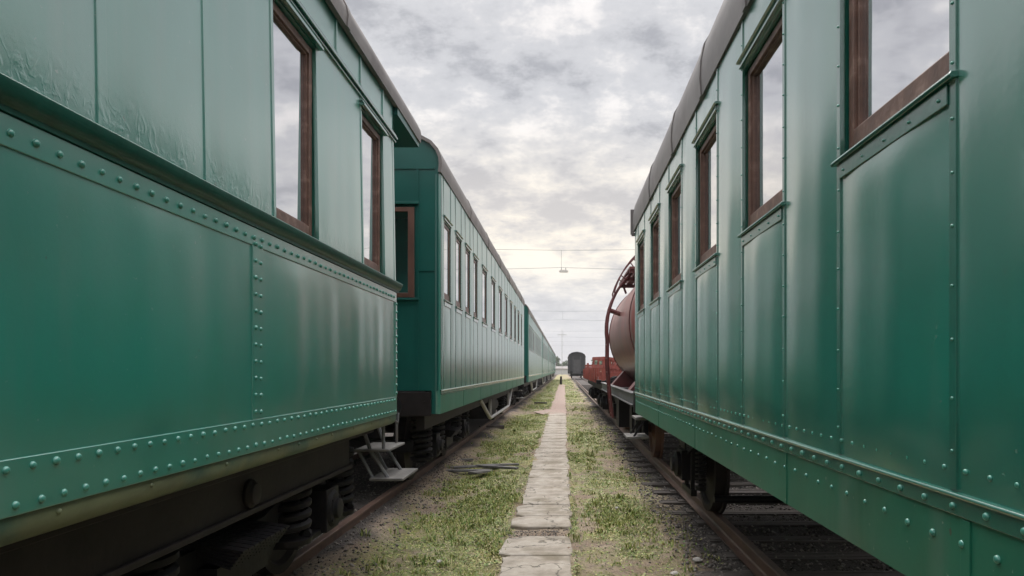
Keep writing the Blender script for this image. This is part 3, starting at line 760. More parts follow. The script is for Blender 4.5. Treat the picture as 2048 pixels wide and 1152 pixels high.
# ------------------------------------------------------------------ right coach (two axles)
WR = 1.41
wr = []
for k in range(-8, 6):
    c = 1.947 + 1.242 * k
    if c - .34 > -8: wr.append((c - .335, c + .335))
PR = dict(bottom=-.543, bead=-.287, sill=.682, head=1.50, eave=1.76)
roofR = crown([(1.430, 1.750), (1.438, 1.86), (1.432, 1.97), (1.41, 2.08), (1.345, 2.19), (1.22, 2.28)], 2.60)
rootR, bodyR = panel_coach('green riveted passenger coach with brown window frames on the right track', XR, -1, WR, -8.3, 8.87, wr, PR, 'green passenger coaches',
                           skirt_seams=[-5, -3.2, -1.2, .3, 1.565, 2.84, 4.82, 6.67], roofprof=roofR, roofseams=[-6.2, -4.1, -2.0, .1, 2.2, 3.4, 4.5, 5.7, 7.2], bulge=.012, roof_over=.05)
def running_gear_R():
    t = MB()                                             # solebars and cross members
    for s in (-1, 1): t.box(XR + s * 1.05, XR + s * 1.15, -8.2, 8.8, h(-.40), h(-.62))
    t.box(XR - 1.2, XR + 1.2, 8.66, 8.84, h(-.25), h(-.60)); t.box(XR - 1.2, XR + 1.2, -8.28, -8.1, h(-.25), h(-.6))
    t.build('underframe', 'black_iron', rootR, bevel=.006)
    for ya in (7.2, -2.4):
        ws = wheelset(rootR, XR, ya, .48)
        for s in (-1, 1):
            xo = XR + s * 1.02
            a = MB(); a.box(xo - .10, xo + .10, ya - .14, ya + .14, .5, .8); a.lathe((xo + s * .1, ya, .65), 'x', [(0, .13), (s * .04, .13), (s * .06, .08), (s * .09, .07), (s * .09, .02)], 18)
            # horn guides
            for q in (-1, 1): a.ext_x([(ya + q * .15, .42), (ya + q * .19, .42), (ya + q * .26, .84), (ya + q * .15, .84)], xo - .02, xo + .02)
            a.box(xo - .03, xo + .03, ya - .26, ya + .26, .36, .42)
            a.build('axle_box', 'black_iron', rootR, bevel=.006)
            l = MB()
            for k in range(8):
                le = .75 - .08 * k; l.ext_x([(ya - le, .93 - .02 * k + .05 * (le / .75) ** 2), (ya, .93 - .02 * k), (ya + le, .93 - .02 * k + .05 * (le / .75) ** 2), (ya + le, .914 - .02 * k + .05 * (le / .75) ** 2), (ya, .912 - .02 * k), (ya - le, .914 - .02 * k + .05 * (le / .75) ** 2)], xo - .045, xo + .045)
            l.box(xo - .06, xo + .06, ya - .06, ya + .06, .74, .95)
            l.build('leaf_spring', 'black_iron', rootR, sharp=25)
        for q in (-1, 1):
            c_ = MB(); coil(c_, XR - 1.0, ya + q * .50, .52, .84, .042, 8, .013); c_.build('coil_spring', 'black_iron', rootR)
        br = MB(); br.tube([(XR - .9, ya - .62, .40), (XR + .9, ya - .62, .40)], .035, 10); br.build('brake_beam', 'black_iron', rootR)
        for s in (-1, 1):
            br = MB(); br.ext_x([(ya + .60, .45), (ya + .54, .45), (ya + .50, .62), (ya + .54, .84), (ya + .60, .84), (ya + .58, .62)], XR + s * .785 - .04, XR + s * .785 + .04); br.build('brake_shoe', 'black_iron', rootR)
        br = MB(); br.tube([(XR, ya - .66, .40), (XR, ya - 2.6, .55)], .025, 8); br.build('pull_rod', 'black_iron', rootR)
    # footsteps below the far end
    fs = MB()
    for yy in (8.72, 9.12):
        fs.tube([(XR - 1.28, yy, h(-.5)), (XR - 1.30, yy, h(-.62)), (XR - 1.44, yy + .02, h(-.84))], .014, 6)
    fo = fs.build('footstep', 'black_iron', rootR)
    for (x0, x1, z) in ((XR - 1.42, XR - 1.16, h(-.60)), (XR - 1.53, XR - 1.25, h(-.835))):
        t = MB(); t.box(x0, x1, 8.68, 9.2, z - .03, z); t.build('tread', 'tread_wood', fo, bevel=.005)
    buffers(rootR, XR, 8.84, 1.0)
    g = MB(); g.box(XR - 1.462, XR - 1.418, 8.91, 8.945, h(1.72), h(2.04)); g.box(XR - 1.45, XR - .6, 8.885, 8.935, h(1.70), h(1.74)); g.build('rain_strip', 'roof_dark', rootR, bevel=.006)
running_gear_R()

# ------------------------------------------------------------------ second left coach and its copies
WL = 1.474
LBAISLE = XL + WL
yB0, yB1 = 7.78, 24.1
wl = [(c - .25, c + .25) for c in (8.24, 9.12, 9.99, 10.86)] + [(c - .35, c + .35) for c in (12.1, 13.6, 15.1, 16.6, 18.1, 19.6, 21.1)] + [(22.35, 22.85)]
PB = dict(rec=.022, bottom=-.495, bead=-.235, sill=.80, head=1.70, eave=2.20)
roofB = crown([(1.490, 2.185), (1.500, 2.28), (1.492, 2.36), (1.455, 2.45), (1.38, 2.535), (1.25, 2.605)], 2.86)
coach_labels = ['green coach with a brown framed end window, just past the nearest left coach',
                'third coach of the left row, past the long many-windowed green coach',
                'fourth coach of the left row, green and foreshortened by distance',
                'fifth coach of the left row, a thin green sliver far off',
                'sixth coach of the left row, small and far down the track',
                'farthest green coach at the vanishing end of the left row']
rootB, bodyB = panel_coach(coach_labels[0], XL, 1, WL, yB0, yB1, wl, PB, 'green passenger coaches', mp='green_paint_dull', mroof='roof_grey', rivets=False, nails=False,
                           skirt_seams=[9.6, 11.5, 13.2, 15.0, 16.8, 18.6, 20.4, 22.2], roofprof=roofB, roofseams=[10.2, 12.6, 15, 17.4, 19.8, 22.2], bulge=.010,
                           end_windows=[(1.19, .55), (-.55, -1.19)], roof_over=.04)
def gear_B():
    t = MB()
    for s in (-1, 1): t.box(XL + s * 1.18, XL + s * 1.28, yB0 + .1, yB1 - .1, h(-.50), h(-.68))
    for yy in (10.4, 12.4, 15.9, 19.5, 21.6): t.box(XL - 1.18, XL + 1.18, yy - .05, yy + .05, h(-.5), h(-.66))
    t.build('underframe', 'brown_iron', rootB, bevel=.005)
    for yy, q in ((yB0, -1), (yB1, 1)):
        e = MB(); e.box(XL - 1.27, XL + 1.30, yy, yy + q * -.16, h(-.243), h(-.53)); e.box(XL - 1.38, XL + 1.375, yy + .002 * q, yy + q * .02, h(-.25), h(-.515))
        for sg in (-1, 1): e.lathe((XL + sg * 1.3, yy + q * .02, h(-.36)), 'y', [(0, .012), (q * .012, .012)], 8)
        e.build('headstock', 'brown_iron', rootB, bevel=.004)
        buffers(rootB, XL, yy, .95 * q)
    for yc in (10.45, 21.4): bogie(rootB, XL, yc)
    for s in (-1, 1):
        p = MB(); X = XL + s * 1.3
        p.tube([(X, 12.9, h(-.56)), (X, 13.1, h(-.60)), (X, 14.6, h(-1.0)), (X, 14.8, h(-1.02)), (X, 19.4, h(-1.02)), (X, 19.6, h(-1.0)), (X, 20.6, h(-.60)), (X, 20.7, h(-.56))], .036, 10)
        p.tube([(X, 14.7, h(-.62)), (X, 14.7, h(-1.02))], .03, 8); p.tube([(X, 19.5, h(-.62)), (X, 19.5, h(-1.02))], .03, 8)
        p.build('truss_rod', 'pale_pipe', rootB)
        q = MB(); q.box(XL + s * .75, XL + s * 1.2, 15.3, 16.9, h(-.66), h(-1.08)); q.lathe((XL + s * .95, 17.4, h(-.9)), 'y', [(0, .02), (.02, .17), (1.1, .17), (1.12, .02)], 18); q.build('equipment_box', 'black_iron', rootB, bevel=.01)
    for yy in (yB0 + .35, yB1 - .35):
        for s in (1,):
            f = MB()
            for dy in (-.22, .22): f.tube([(XL + s * 1.3, yy + dy, h(-.5)), (XL + s * 1.36, yy + dy, h(-.95))], .012, 6)
            if yy > 15:
                fo = f.build('footstep', 'black_iron', rootB)
                for z, xx in ((-.70, 1.28), (-.96, 1.36)):
                    t = MB(); t.box(XL + s * (xx - .14), XL + s * (xx + .14), yy - .27, yy + .27, h(z) - .03, h(z)); t.build('tread', 'tread_wood', fo)
gear_B()
for k in range(1, 6):
    c = copy_tree(rootB); c.location.y += 19.5 + 17.42 * (k - 1); c['label'] = coach_labels[k]

# ------------------------------------------------------------------ nearest left coach (heavy riveted saloon)
def coach_near():
    xc, s, w = XL, 1, WL; xf = xc + w; y0, y1 = -8.6, 5.76; r = .03
    root = thing('passenger_coach', (xc, -1.4, 0), 'nearest green coach on the left, with heavy riveted bands and a ledge under its windows', 'railway coach', 'green passenger coaches')
    zlip, zlow, zband, zbelt, zhead, zrail, zeave = h(-.367), h(-.222), h(.548), h(.665), h(1.80), h(1.90), h(2.14)
    lean = lambda z: -.020 * max(0, (z - h(.7)) / 1.2)
    wins = [(-7.2, -6.6), (-5.7, -5.1), (-4.2, -3.6), (-2.7, -2.1), (-1.2, -.6), (.25, .85), (3.335, 3.945), (4.81, 5.40)]
    strips = [1.47, 2.09, 2.71]
    b = MB()
    def dent(y, z, u, t):
        e = (1 - (2 * u - 1) ** 6) * (1 - (2 * t - 1) ** 6)
        n = math.sin(y * 11.3 + .8 * math.sin(z * 2.1)) * .0016 + math.sin(y * 24.1 + 1.1 + z * .7) * .0009 + math.sin(y * 5.1 + 2) * .003
        return n * e
    def fx_low(y, z, u, t): return xf + dent(y, z, u, t) + .004 * (1 - (2 * u - 1) ** 4) * (1 - (2 * t - 1) ** 4)
    def fx_up(y, z, u, t): return xf - .004 + lean(z) + dent(y, z, u, t) * .55 + .005 * (1 - (2 * u - 1) ** 2) * (1 - (2 * t - 1) ** 8)
    low_edges = [y0, -5.5, -2.6, .20, 3.135, y1 - r]
    for a, c in zip(low_edges[:-1], low_edges[1:]): b.patch(fx_low, a, c, zlow, zband, int((c - a) * 22), 14)
    b.patch(lambda y, z, u, t: xf, y0, y1 - r, zband, zbelt, 30, 2)
    b.patch(lambda y, z, u, t: xf, y0, y1 - r, zlip, zlow, 30, 2)
    ed = sorted([y0] + [e for p in wins for e in p] + strips + [y1 - r])
    isw = lambda a, c: any(abs(a - p[0]) < 1e-6 and abs(c - p[1]) < 1e-6 for p in wins)
    for a, c in zip(ed[:-1], ed[1:]):
        if isw(a, c):
            b.patch(fx_up, a, c, zhead, zrail, 6, 2)
            reveal(b, xf - .004 - .012, s, a, c, zbelt, zhead, .075)
            # jamb closing the small lean
            b.add([(xf - .004, a, zbelt), (xf - .016, a, zbelt), (xf - .022, a, zhead), (xf - .024, a, zhead)], [(0, 1, 2, 3)])
        else: b.patch(fx_up, a, c, zbelt, zrail, 14, 14)
    b.patch(lambda y, z, u, t: xf - .026 + .000 * z, y0, y1 - r, zrail, zeave + .06, 30, 2)
    shell_back(b, xc, s, w, y0, y1, zlip, zeave)
    corner(b, xc, s, w, y1, zlip, zbelt, r, 1)
    corner(b, xc, s, w - .02, y1, zbelt, zeave + .05, r, 1)
    b.build('body', 'green_paint_old', root, sharp=30)
    prof = crown([(1.492, 2.145), (1.498, 2.215), (1.490, 2.265), (1.455, 2.335), (1.38, 2.395), (1.25, 2.45)], 2.66)
    e = MB(); end_wall(e, xc, s, w, y1, zlip, prof, r, 1)
    e.box(xc - .45, xc + .45, y1, y1 + .03, h(-.3), h(1.75)); e.build('end_wall', 'green_end', root)
    roof(root, xc, prof, y0 - .05, 6.64, 'roof_grey', [-6, -3.4, -.8, 1.8, 4.4])
    cn = MB(); cn.box(xc - 1.478, xc + 1.478, 5.77, 6.62, h(2.10), h(2.19)); cn.build('platform_canopy', 'green_end', root)
    # vertical cover strips on the upper panels
    for y in strips + [e for p in wins for e in p] + [y1 - r - .025]:
        wd = .022 if y in strips or y > 5.6 else .014
        c = MB()
        c.add([(xf - .02, y - wd, zbelt + .03), (xf + .0015, y - wd, zbelt + .03), (xf + .0015, y + wd, zbelt + .03), (xf - .02, y + wd, zbelt + .03),
               (xf - .042, y - wd, zrail), (xf - .0185, y - wd, zrail), (xf - .0185, y + wd, zrail), (xf - .042, y + wd, zrail)],
              [(0, 3, 2, 1), (4, 5, 6, 7), (0, 1, 5, 4), (1, 2, 6, 5), (2, 3, 7, 6), (3, 0, 4, 7)])
        c.build('cover_strip', 'green_paint_old', root, bevel=.002)
    for y in (.55, 1.78, 2.71, 3.64, 4.3, 4.81, 5.40):
        c = MB(); c.box(xf - .04, xf - .016, y - .012, y + .012, zrail + .05, zeave + .03); c.build('cover_strip', 'green_paint_old', root, bevel=.004)
    # ledge under the windows
    l = MB()
    l.ext_y([(xf - .02, zbelt + .048), (xf + .010, zbelt + .046), (xf + .040, zbelt + .040), (xf + .046, zbelt + .034), (xf + .045, zbelt + .024), (xf + .036, zbelt + .004), (xf + .024, zbelt - .014), (xf + .014, zbelt - .020), (xf + .012, zbelt - .034), (xf - .02, zbelt - .036)], y0, y1 + .02)
    l.build('waist_ledge', 'green_ledge', root, sharp=50)
    n = MB()                                              # upper riveted band
    n.box(xf - .006, xf + .006, y0, y1 - r, zband, zbelt - .036)
    y = -2.0
    while y < y1 - .06: n.rivet(xf + .005, y, h(.585) + random.uniform(-.002, .002), s, .0112, 10); y += .085 + random.uniform(-.003, .003)
    n.build('riveted_band', 'green_paint_old', root, bevel=.003)
    n = MB()                                              # lower riveted band
    n.box(xf - .006, xf + .008, y0, y1 - r, zlip + .002, zlow)
    y = -1.95
    while y < y1 - .06:
        n.rivet(xf + .007, y, h(-.247) + random.uniform(-.002, .002), s, .0112, 10); n.rivet(xf + .007, y + .03, h(-.337) + random.uniform(-.002, .002), s, .0108, 10); y += .0855 + random.uniform(-.003, .003)
    n.build('riveted_band', 'green_paint_old', root, bevel=.003)
    for ys in (.20, 3.135):                              # double-riveted seam strip
        n = MB(); n.box(xf - .006, xf + .007, ys - .055, ys + .055, zlow, zband)
        z = zlow + .035
        while z < zband + .02:
            n.rivet(xf + .006, ys - .026, z, s, .0102, 10); n.rivet(xf + .006, ys + .026, z - .004, s, .0102, 10); z += .0745
        n.build('seam_strip', 'green_paint_old', root, bevel=.003)
    n = MB(); n.box(xf - .006, xf + .009, y1 - r - .045, y1 - r + .002, zlow, zband)
    z = zlow + .03
    while z < zband: n.rivet(xf + .008, y1 - r - .018, z, s, .0125, 10); z += .066
    n.build('seam_strip', 'green_paint_old', root, bevel=.003)
    n = MB()                                              # rolled bottom edge, worn to olive
    pr = [(xf - .004, zlip + .004)] + [(xf - .055 + .052 * math.cos(a), zlip - .022 + .060 * math.sin(a)) for a in [R(30 - 17 * k) for k in range(10)]] + [(xf - .13, zlip - .07), (xf - .13, zlip)]
    n.ext_y(pr, y0, y1 - .01)
    y = -1.9
    while y < y1: n.rivet(xf - .004, y, zlip - .02, s, .009, 8); y += random.choice((.26, .43, .52))
    n.build('bottom_lip', 'olive_lip', root, sharp=50)
    # cornice mouldings over the windows
    m = MB()
    for (z, d, t) in ((zrail, .026, .018), (zrail + .028, .014, .010), (zrail - .026, .012, .012)):
        m.box(xf - .05, xf - .02 + d, y0, y1 + .015, z - t / 2, z + t / 2)
    m.build('cornice', 'green_trim', root, bevel=.003)
    for a, d in wins:
        wo = window(root, xf - .016, s, a + .014, d - .014, zbelt + .04, zhead - .002, rec=.052, fw=.042, fb=.085, worn=True, glassrec=.046)
        t = MB()
        for (z, dd, tt) in ((zhead + .016, .034, .016), (zhead + .040, .022, .010)): t.box(xf - .05, xf - .02 + dd, a - .03, d + .03, z - tt / 2, z + tt / 2)
        t.build('window_hood', 'green_trim', wo, bevel=.003)
    # underframe, platform, bogie
    u = MB()
    u.box(xc + 1.13, xc + 1.25, -8.4, 5.22, h(-.502), h(-.735)); u.box(xc + 1.25, xc + 1.275, -8.4, 5.22, h(-.705), h(-.735)); u.box(xc - 1.25, xc - 1.13, -8.4, 5.22, h(-.502), h(-.735))
    u.box(xc + 1.05, xc + 1.33, -8.4, 5.6, h(-.44), h(-.50)); u.box(xc - 1.3, xc + 1.05, -8.4, 5.6, h(-.46), h(-.50))
    for yy in (1.2, -1.6, -4.8): u.box(xc - 1.1, xc + 1.1, yy, yy + .12, h(-.5), h(-.8))
    u.lathe((xc + 1.25, 3.55, h(-.63)), 'x', [(0, .075), (.02, .075), (.03, .06), (.045, .055), (.05, .02)], 18)
    u.build('underframe', 'brown_iron', root, bevel=.006)
    p = MB(); p.box(xc - 1.2, xc + 1.2, 5.78, 6.36, h(-.42), h(-.36)); p.box(xc - 1.25, xc + 1.2, 6.3, 6.42, h(-.36), h(-.62)); p.build('end_platform', 'black_iron', root, bevel=.006)
    buffers(root, xc, 6.42, .66)
    bogie(root, xc, 3.75); bogie(root, xc, -5.6)
    f = MB()
    for yy in (5.62, 6.06):
        f.tube([(xc + 1.22, yy, h(-.43)), (xc + 1.30, yy, h(-.66)), (xc + 1.44, yy, h(-.875))], .016, 6)
        f.tube([(xc + 1.40, yy, h(-.44)), (xc + 1.40, yy, h(-.65))], .013, 6)
        f.tube([(xc + 1.20, yy, h(-.66)), (xc + 1.32, yy, h(-.88))], .014, 6)
    f.tube([(xc + 1.44, 5.72, h(-.40)), (xc + 1.47, 5.80, h(-.44)), (xc + 1.47, 5.82, h(-.36))], .012, 6)
    fo = f.build('footstep', 'grey_iron', root)
    t = MB(); t.box(xc + 1.18, xc + 1.46, 5.56, 6.12, h(-.655), h(-.635)); t.build('tread', 'tread_wood', fo, bevel=.005)
    t = MB(); t.box(xc + 1.30, xc + 1.57, 5.56, 6.14, h(-.887), h(-.865)); t.build('tread', 'tread_wood', fo, bevel=.005)
coach_near()

# ------------------------------------------------------------------ tank wagon
def tank_wagon():
    xc = XR; zc = h(.78); r = 1.25
    root = thing('tank_wagon', (xc, 14.2, 0), 'dark red tank wagon with a curved side ladder, past the right green coach', 'tank wagon', None)
    t = MB()
    prof = [(11.05 - .30, .02)]
    for k in range(1, 7): a = R(15 * k); prof.append((11.05 - .30 * math.cos(a), r * math.sin(a) ** .8))
    prof += [(11.05 + .9 * k, r) for k in range(1, 6)]
    for k in range(0, 7): a = R(90 - 15 * k); prof.append((16.5 + .30 * math.cos(a), max(.02, r * math.sin(a) ** .8)))
    t.lathe((xc, 0, zc), 'y', prof, 56); t.build('tank', 'tank_paint', root, sharp=40)
    for y in (11.35, 16.3):
        b = MB(); b.lathe((xc, y, zc), 'y', [(-.04, r - .01), (-.04, r + .014), (.04, r + .014), (.04, r - .01)], 56); b.build('tank_strap', 'red_paint', root)
    d = MB(); d.lathe((xc, 14.2, zc + r - .05), 'z', [(0, .42), (.28, .42), (.34, .36), (.38, .2), (.38, .02)], 24); d.build('dome', 'tank_paint', root)
    for y in (11.7, 15.9):
        s_ = MB(); n = 10; pts = [(xc - 1.28, h(-.40)), (xc - .95, h(-.02))]
        for k in range(n + 1):
            a = R(215 + 110 * k / n); pts.append((xc + (r + .005) * math.cos(a), zc + (r + .005) * math.sin(a)))
        pts += [(xc + .95, h(-.02)), (xc + 1.28, h(-.40))]
        s_.ext_y(pts, y - .22, y + .22); s_.build('saddle', 'red_paint', root)
    u = MB()
    for s in (-1, 1):
        u.box(xc + s * 1.22, xc + s * 1.30, 10.2, 18.6, h(-.34), h(-.53))
        u.box(xc + s * 1.30, xc + s * 1.33, 10.2, 18.6, h(-.34), h(-.36)); u.box(xc + s * 1.30, xc + s * 1.33, 10.2, 18.6, h(-.51), h(-.53))
    u.build('sole_bar', 'grey_iron', root, bevel=.004)
    u = MB(); u.box(xc - 1.2, xc + 1.2, 10.25, 18.55, h(-.42), h(-.46)); u.box(xc - 1.3, xc + 1.3, 10.05, 10.2, h(-.30), h(-.62)); u.box(xc - 1.3, xc + 1.3, 18.6, 18.75, h(-.3), h(-.62)); u.build('underframe', 'black_iron', root)
    buffers(root, xc, 10.05, -.6); buffers(root, xc, 18.75, .6)
    for ya in (11.6, 16.9):
        wheelset(root, xc, ya, .48, 'rust')
        for s in (-1, 1):
            xo = xc + s * 1.03; a = MB(); a.box(xo - .1, xo + .1, ya - .14, ya + .14, .5, .8); a.box(xo - .015, xo + .015, ya - .4, ya + .4, .48, 1.08)
            for k in range(6): a.box(xo - .04, xo + .04, ya - .7 + .09 * k, ya + .7 - .09 * k, .96 - .02 * k, .975 - .02 * k)
            a.build('axle_box', 'black_iron', root, bevel=.006)
    v = MB()
    v.lathe((xc - .55, 13.2, .62), 'y', [(0, .02), (.02, .2), (1.1, .2), (1.12, .02)], 20); v.box(xc - 1.1, xc - .7, 12.5, 12.9, .45, .95); v.box(xc - 1.15, xc - .8, 14.8, 15.5, .4, 1.0)
    v.build('brake_gear', 'black_iron', root)
    ra = 1.48
    def arcp(a, rr=ra): return (xc + rr * math.cos(R(a)), zc + rr * math.sin(R(a)))
    lad = MB()
    for y in (13.45, 13.92):
        pts = [(xc - 1.37, y, h(-.93)), (xc - 1.42, y, h(-.5)), (xc - 1.47, y, h(.1))] + [(arcp(a)[0], y, arcp(a)[1]) for a in range(188, 124, -6)]
        for p, q in zip(pts[:-1], pts[1:]): pass
        lad.tube(pts, .025, 8)
    zz = h(-.86)
    for k in range(17):
        if zz < zc - .1: x = xc - 1.37 - .10 * min(1, (zz - h(-.93)) / 1.0); lad.tube([(x, 13.45, zz), (x, 13.92, zz)], .015, 6); zz += .27
    for a in (176, 166, 156, 146, 136, 128):
        x, z = arcp(a); lad.tube([(x, 13.45, z), (x, 13.92, z)], .015, 6)
    for a in (165,):
        x, z = arcp(a, ra - .02); x2, z2 = arcp(a, r); lad.tube([(x, 13.7, z), (x2, 13.7, z2 - .02)], .045, 8)
    lad.build('ladder', 'red_paint', root)
    hr = MB()
    for y in (13.40, 13.97):
        hr.tube([(arcp(154)[0], y, arcp(154)[1])] + [(arcp(a, ra + .03 + (154 - a) * .006)[0], y, arcp(a, ra + .03 + (154 - a) * .006)[1]) for a in range(152, 96, -6)], .016, 6)
        for a in (140, 126, 112): hr.tube([(arcp(a)[0], y, arcp(a)[1]), (arcp(a, ra + .03 + (154 - a) * .006)[0], y, arcp(a, ra + .03 + (154 - a) * .006)[1])], .012, 6)
    hr.build('handrail', 'red_paint', root)
    pl = MB()
    for k in range(7): pl.box(xc - 1.10 + .16 * k, xc - .97 + .16 * k, 12.9, 15.4, h(1.86), h(1.90))
    for y in (12.95, 14.1, 15.3): pl.box(xc - 1.1, xc + .02, y, y + .07, h(1.79), h(1.86))
    for y in (12.95, 15.3): pl.tube([(xc - 1.0, y + .03, h(1.8)), (xc - .95, y + .03, h(1.66))], .025, 6)
    pl.build('platform', 'red_paint', root)
tank_wagon()

# ------------------------------------------------------------------ low red wagon, its load, the dark van
def gondola():
    xc = XR
    root = thing('flat_wagon', (xc, 26, 0), 'low red open wagon with plank sides, beyond the tank wagon', 'railway wagon')
    b = MB(); b.box(xc - 1.38, xc + 1.38, 19.8, 32.6, h(-.42), h(-.30)); b.box(xc - 1.2, xc + 1.2, 19.9, 32.5, h(-.62), h(-.42)); b.build('floor', 'black_iron', root)
    for s in (-1, 1):
        b = MB()
        for k in range(3): b.box(xc + s * 1.35, xc + s * 1.39, 19.85, 32.55, h(-.29 + .105 * k), h(-.195 + .105 * k))
        for k in range(11): b.box(xc + s * 1.39, xc + s * 1.43, 20.1 + 1.22 * k - .05, 20.1 + 1.22 * k + .05, h(-.38), h(.03))
        b.build('side_board', 'red_bright', root)
    for y, top in ((19.8, .02), (32.6, .30)):
        b = MB()
        for k in range(int((top + .29) / .105)): b.box(xc - 1.34, xc + 1.34, y - .03, y + .03, h(-.29 + .105 * k), h(-.195 + .105 * k))
        for x in (-1.2, -.4, .4, 1.2): b.box(xc + x - .05, xc + x + .05, y - .07, y - .03, h(-.38), h(top))
        b.build('end_board', 'red_bright', root)
    for ya in (21.2, 23.0, 29.4, 31.2):
        wheelset(root, xc, ya, .46)
        for s in (-1, 1):
            a = MB(); xo = xc + s * 1.05; a.box(xo - .1, xo + .12, ya - .16, ya + .16, .42, .82); a.lathe((xo + s * .1, ya, .62), 'x', [(0, .15), (s * .05, .15), (s * .07, .04)], 14)
            a.build('axle_box', 'black_iron', root, bevel=.01)
    for yc in (22.1, 30.3):
        for s in (-1, 1):
            a = MB(); a.ext_x([(yc - 1.3, .62), (yc - .5, .38), (yc + .5, .38), (yc + 1.3, .62), (yc + 1.2, .86), (yc - 1.2, .86)], xc + s * 1.0 - .05, xc + s * 1.0 + .05); a.build('bogie_frame', 'black_iron', root)
    buffers(root, xc, 19.8, -.6); buffers(root, xc, 32.6, .6)
    def crate(cx, cy, cz, sx, sy, sz, rot, lab):
        m = MB()
        n = 4
        for i in range(n + 1):
            for q in (-1, 1):
                m.obox((cx - sx / 2 + sx * i / n, cy + q * sy / 2, cz), .06, .06, sz)
        for z in (-sz / 2 + .04, 0, sz / 2 - .04):
            for q in (-1, 1):
                m.obox((cx, cy + q * (sy / 2 + .045), cz + z), sx + .06, .03, .10)
                m.obox((cx + q * (sx / 2 + .045), cy, cz + z), .03, sy, .10)
        o = recentre(m.build('steel_crate', 'red_bright')); o.rotation_euler = (0, rot, .3)
        tag(o, lab, 'crate', 'red frames on the low wagon')
    crate(xc - .75, 25.0, h(.07), .75, 1.2, .66, .10, 'taller red slatted frame standing in the low open wagon')
    crate(xc + .25, 27.5, h(-.02), .9, 1.5, .5, -.06, 'lower red slatted frame deeper in the low open wagon')
gondola()
def van():
    xc = 2.05; y0 = 112; w = 1.40
    root = thing('covered_van', (xc, y0 + 5, 0), 'dark covered van with a rounded roof, far off at the end of the right track', 'railway van')
    pr = [(-w, .95), (-w, 3.55), (-1.2, 4.0), (-.75, 4.28), (0, 4.42), (.75, 4.28), (1.2, 4.0), (w, 3.55), (w, .95)]
    b = MB(); b.ext_y([(xc + x, z) for x, z in pr], y0, y0 + 12); b.build('body', 'van_black', root)
    r_ = MB(); o = pr[1:-1]; r_.ext_y([(xc + x * 1.04, z + .05) for x, z in o] + [(xc + x * .995, z + .002) for x, z in reversed(o)], y0 - .2, y0 + 12.2); r_.build('roof', 'van_black', root)
    d = MB()
    for x in (-1.25, -.6, .6, 1.25): d.box(xc + x - .05, xc + x + .05, y0 - .05, y0, 1.1, 3.7)
    d.box(xc - .5, xc + .5, y0 - .06, y0, 1.2, 3.2); d.build('end_door', 'van_grey', root)
    d = MB(); d.box(xc - 1.3, xc + 1.3, y0 - .12, y0, .95, 1.25); d.build('headstock', 'van_grey', root)
    d = MB(); d.box(xc - 1.0, xc + 1.0, y0 + .3, y0 + 11.6, .7, .95); d.build('underframe', 'black_iron', root)
    for ya in (y0 + 2, y0 + 9.5): wheelset(root, xc, ya)
    buffers(root, xc, y0 - .12, -.6)
van()

# ------------------------------------------------------------------ wires, lamp, poles, posts
def wire_span(y, lab, x0=-13., x1=15.):
    root = thing('wire_span', (0, y, 0), lab, 'overhead wire', 'cross-span wires over the tracks')
    for x in (x0, x1):
        p = MB(); p.tube([(x, y, -.1), (x, y, 4.5), (x, y, 9.6)], [.19, .16, .12], 12); p.box(x - .3, x + .3, y - .06, y + .06, 8.2, 8.3); p.build('pole', 'concrete_pole', root)
    for zt, sag in ((8.75, .30), (7.45, .10)):
        pts = []
        for k in range(25):
            u = k / 24; x = x0 + (x1 - x0) * u
            z = zt - sag * 4 * u * (1 - u) + (.10 * max(0, 1 - abs(x + .15) / 3.2) if zt < 8 else -.02 * max(0, 1 - abs(x + .15) / 3))
            pts.append((x, y, z))
        w = MB(); w.tube(pts, .010, 6, True); w.build('wire', 'wire', root)
    d = MB(); d.tube([(-.15, y, 7.44), (-.15, y, 8.44)], .009, 6); d.build('dropper', 'wire', root)
wire_span(40, 'pair of cross wires over the aisle with a dropper above the hanging lamp')
wire_span(82, 'second pair of thin cross wires, farther off and below the lamp in the sky')
wire_span(125, 'third pair of fine cross wires just above the distant coach roofs')
wire_span(170, 'farthest and lowest pair of fine cross wires near the horizon')
def lamp():
    root = thing('hanging_lamp', (-.02, 40, 7.2), 'pale box lamp hanging from the lower cross wire over the aisle', 'lamp')
    m = MB(); m.ext_y([(-.25, 7.18), (.21, 7.18), (.24, 7.24), (.16, 7.30), (-.20, 7.30), (-.28, 7.24)], 39.88, 40.12); m.build('housing', 'lamp_white', root)
    m = MB(); m.tube([(-.15, 40, 7.30), (-.15, 40, 7.43)], .02, 6); m.tube([(.1, 40, 7.30), (.1, 40, 7.42)], .02, 6); m.build('hook', 'wire', root)
lamp()
m = MB(); m.tube([(-.33, 76, -.05), (-.33, 76, .45), (-.32, 76, .80)], [.13, .12, .11], 10); m.lathe((-.32, 76, .80), 'z', [(0, .13), (.06, .13), (.09, .05)], 10)
tag(recentre(m.build('marker_post', 'black_iron')), 'short dark post standing in the far end of the path', 'post')
m = MB(); m.tube([(-.6, 215, -.1), (-.6, 215, 7), (-.6, 215, 14)], [.1, .08, .05], 10); m.box(-2.0, .8, 214.95, 215.05, 12.2, 12.35)
tag(recentre(m.build('mast', 'concrete_pole')), 'tall thin mast above the vanishing point of the path', 'mast')
def shed():
    root = thing('low_shed', (-.5, 232, 0), 'low pale shed on the horizon at the end of the path', 'shed')
    m = MB(); m.box(-6, 3, 230, 236, -.1, 1.9); m.build('wall', 'shed_wall', root)
    m = MB(); m.ext_x([(229.6, 1.9), (236.4, 1.9), (233, 2.7)], -6.3, 3.3); m.build('roof', 'roof_grey', root)
shed()

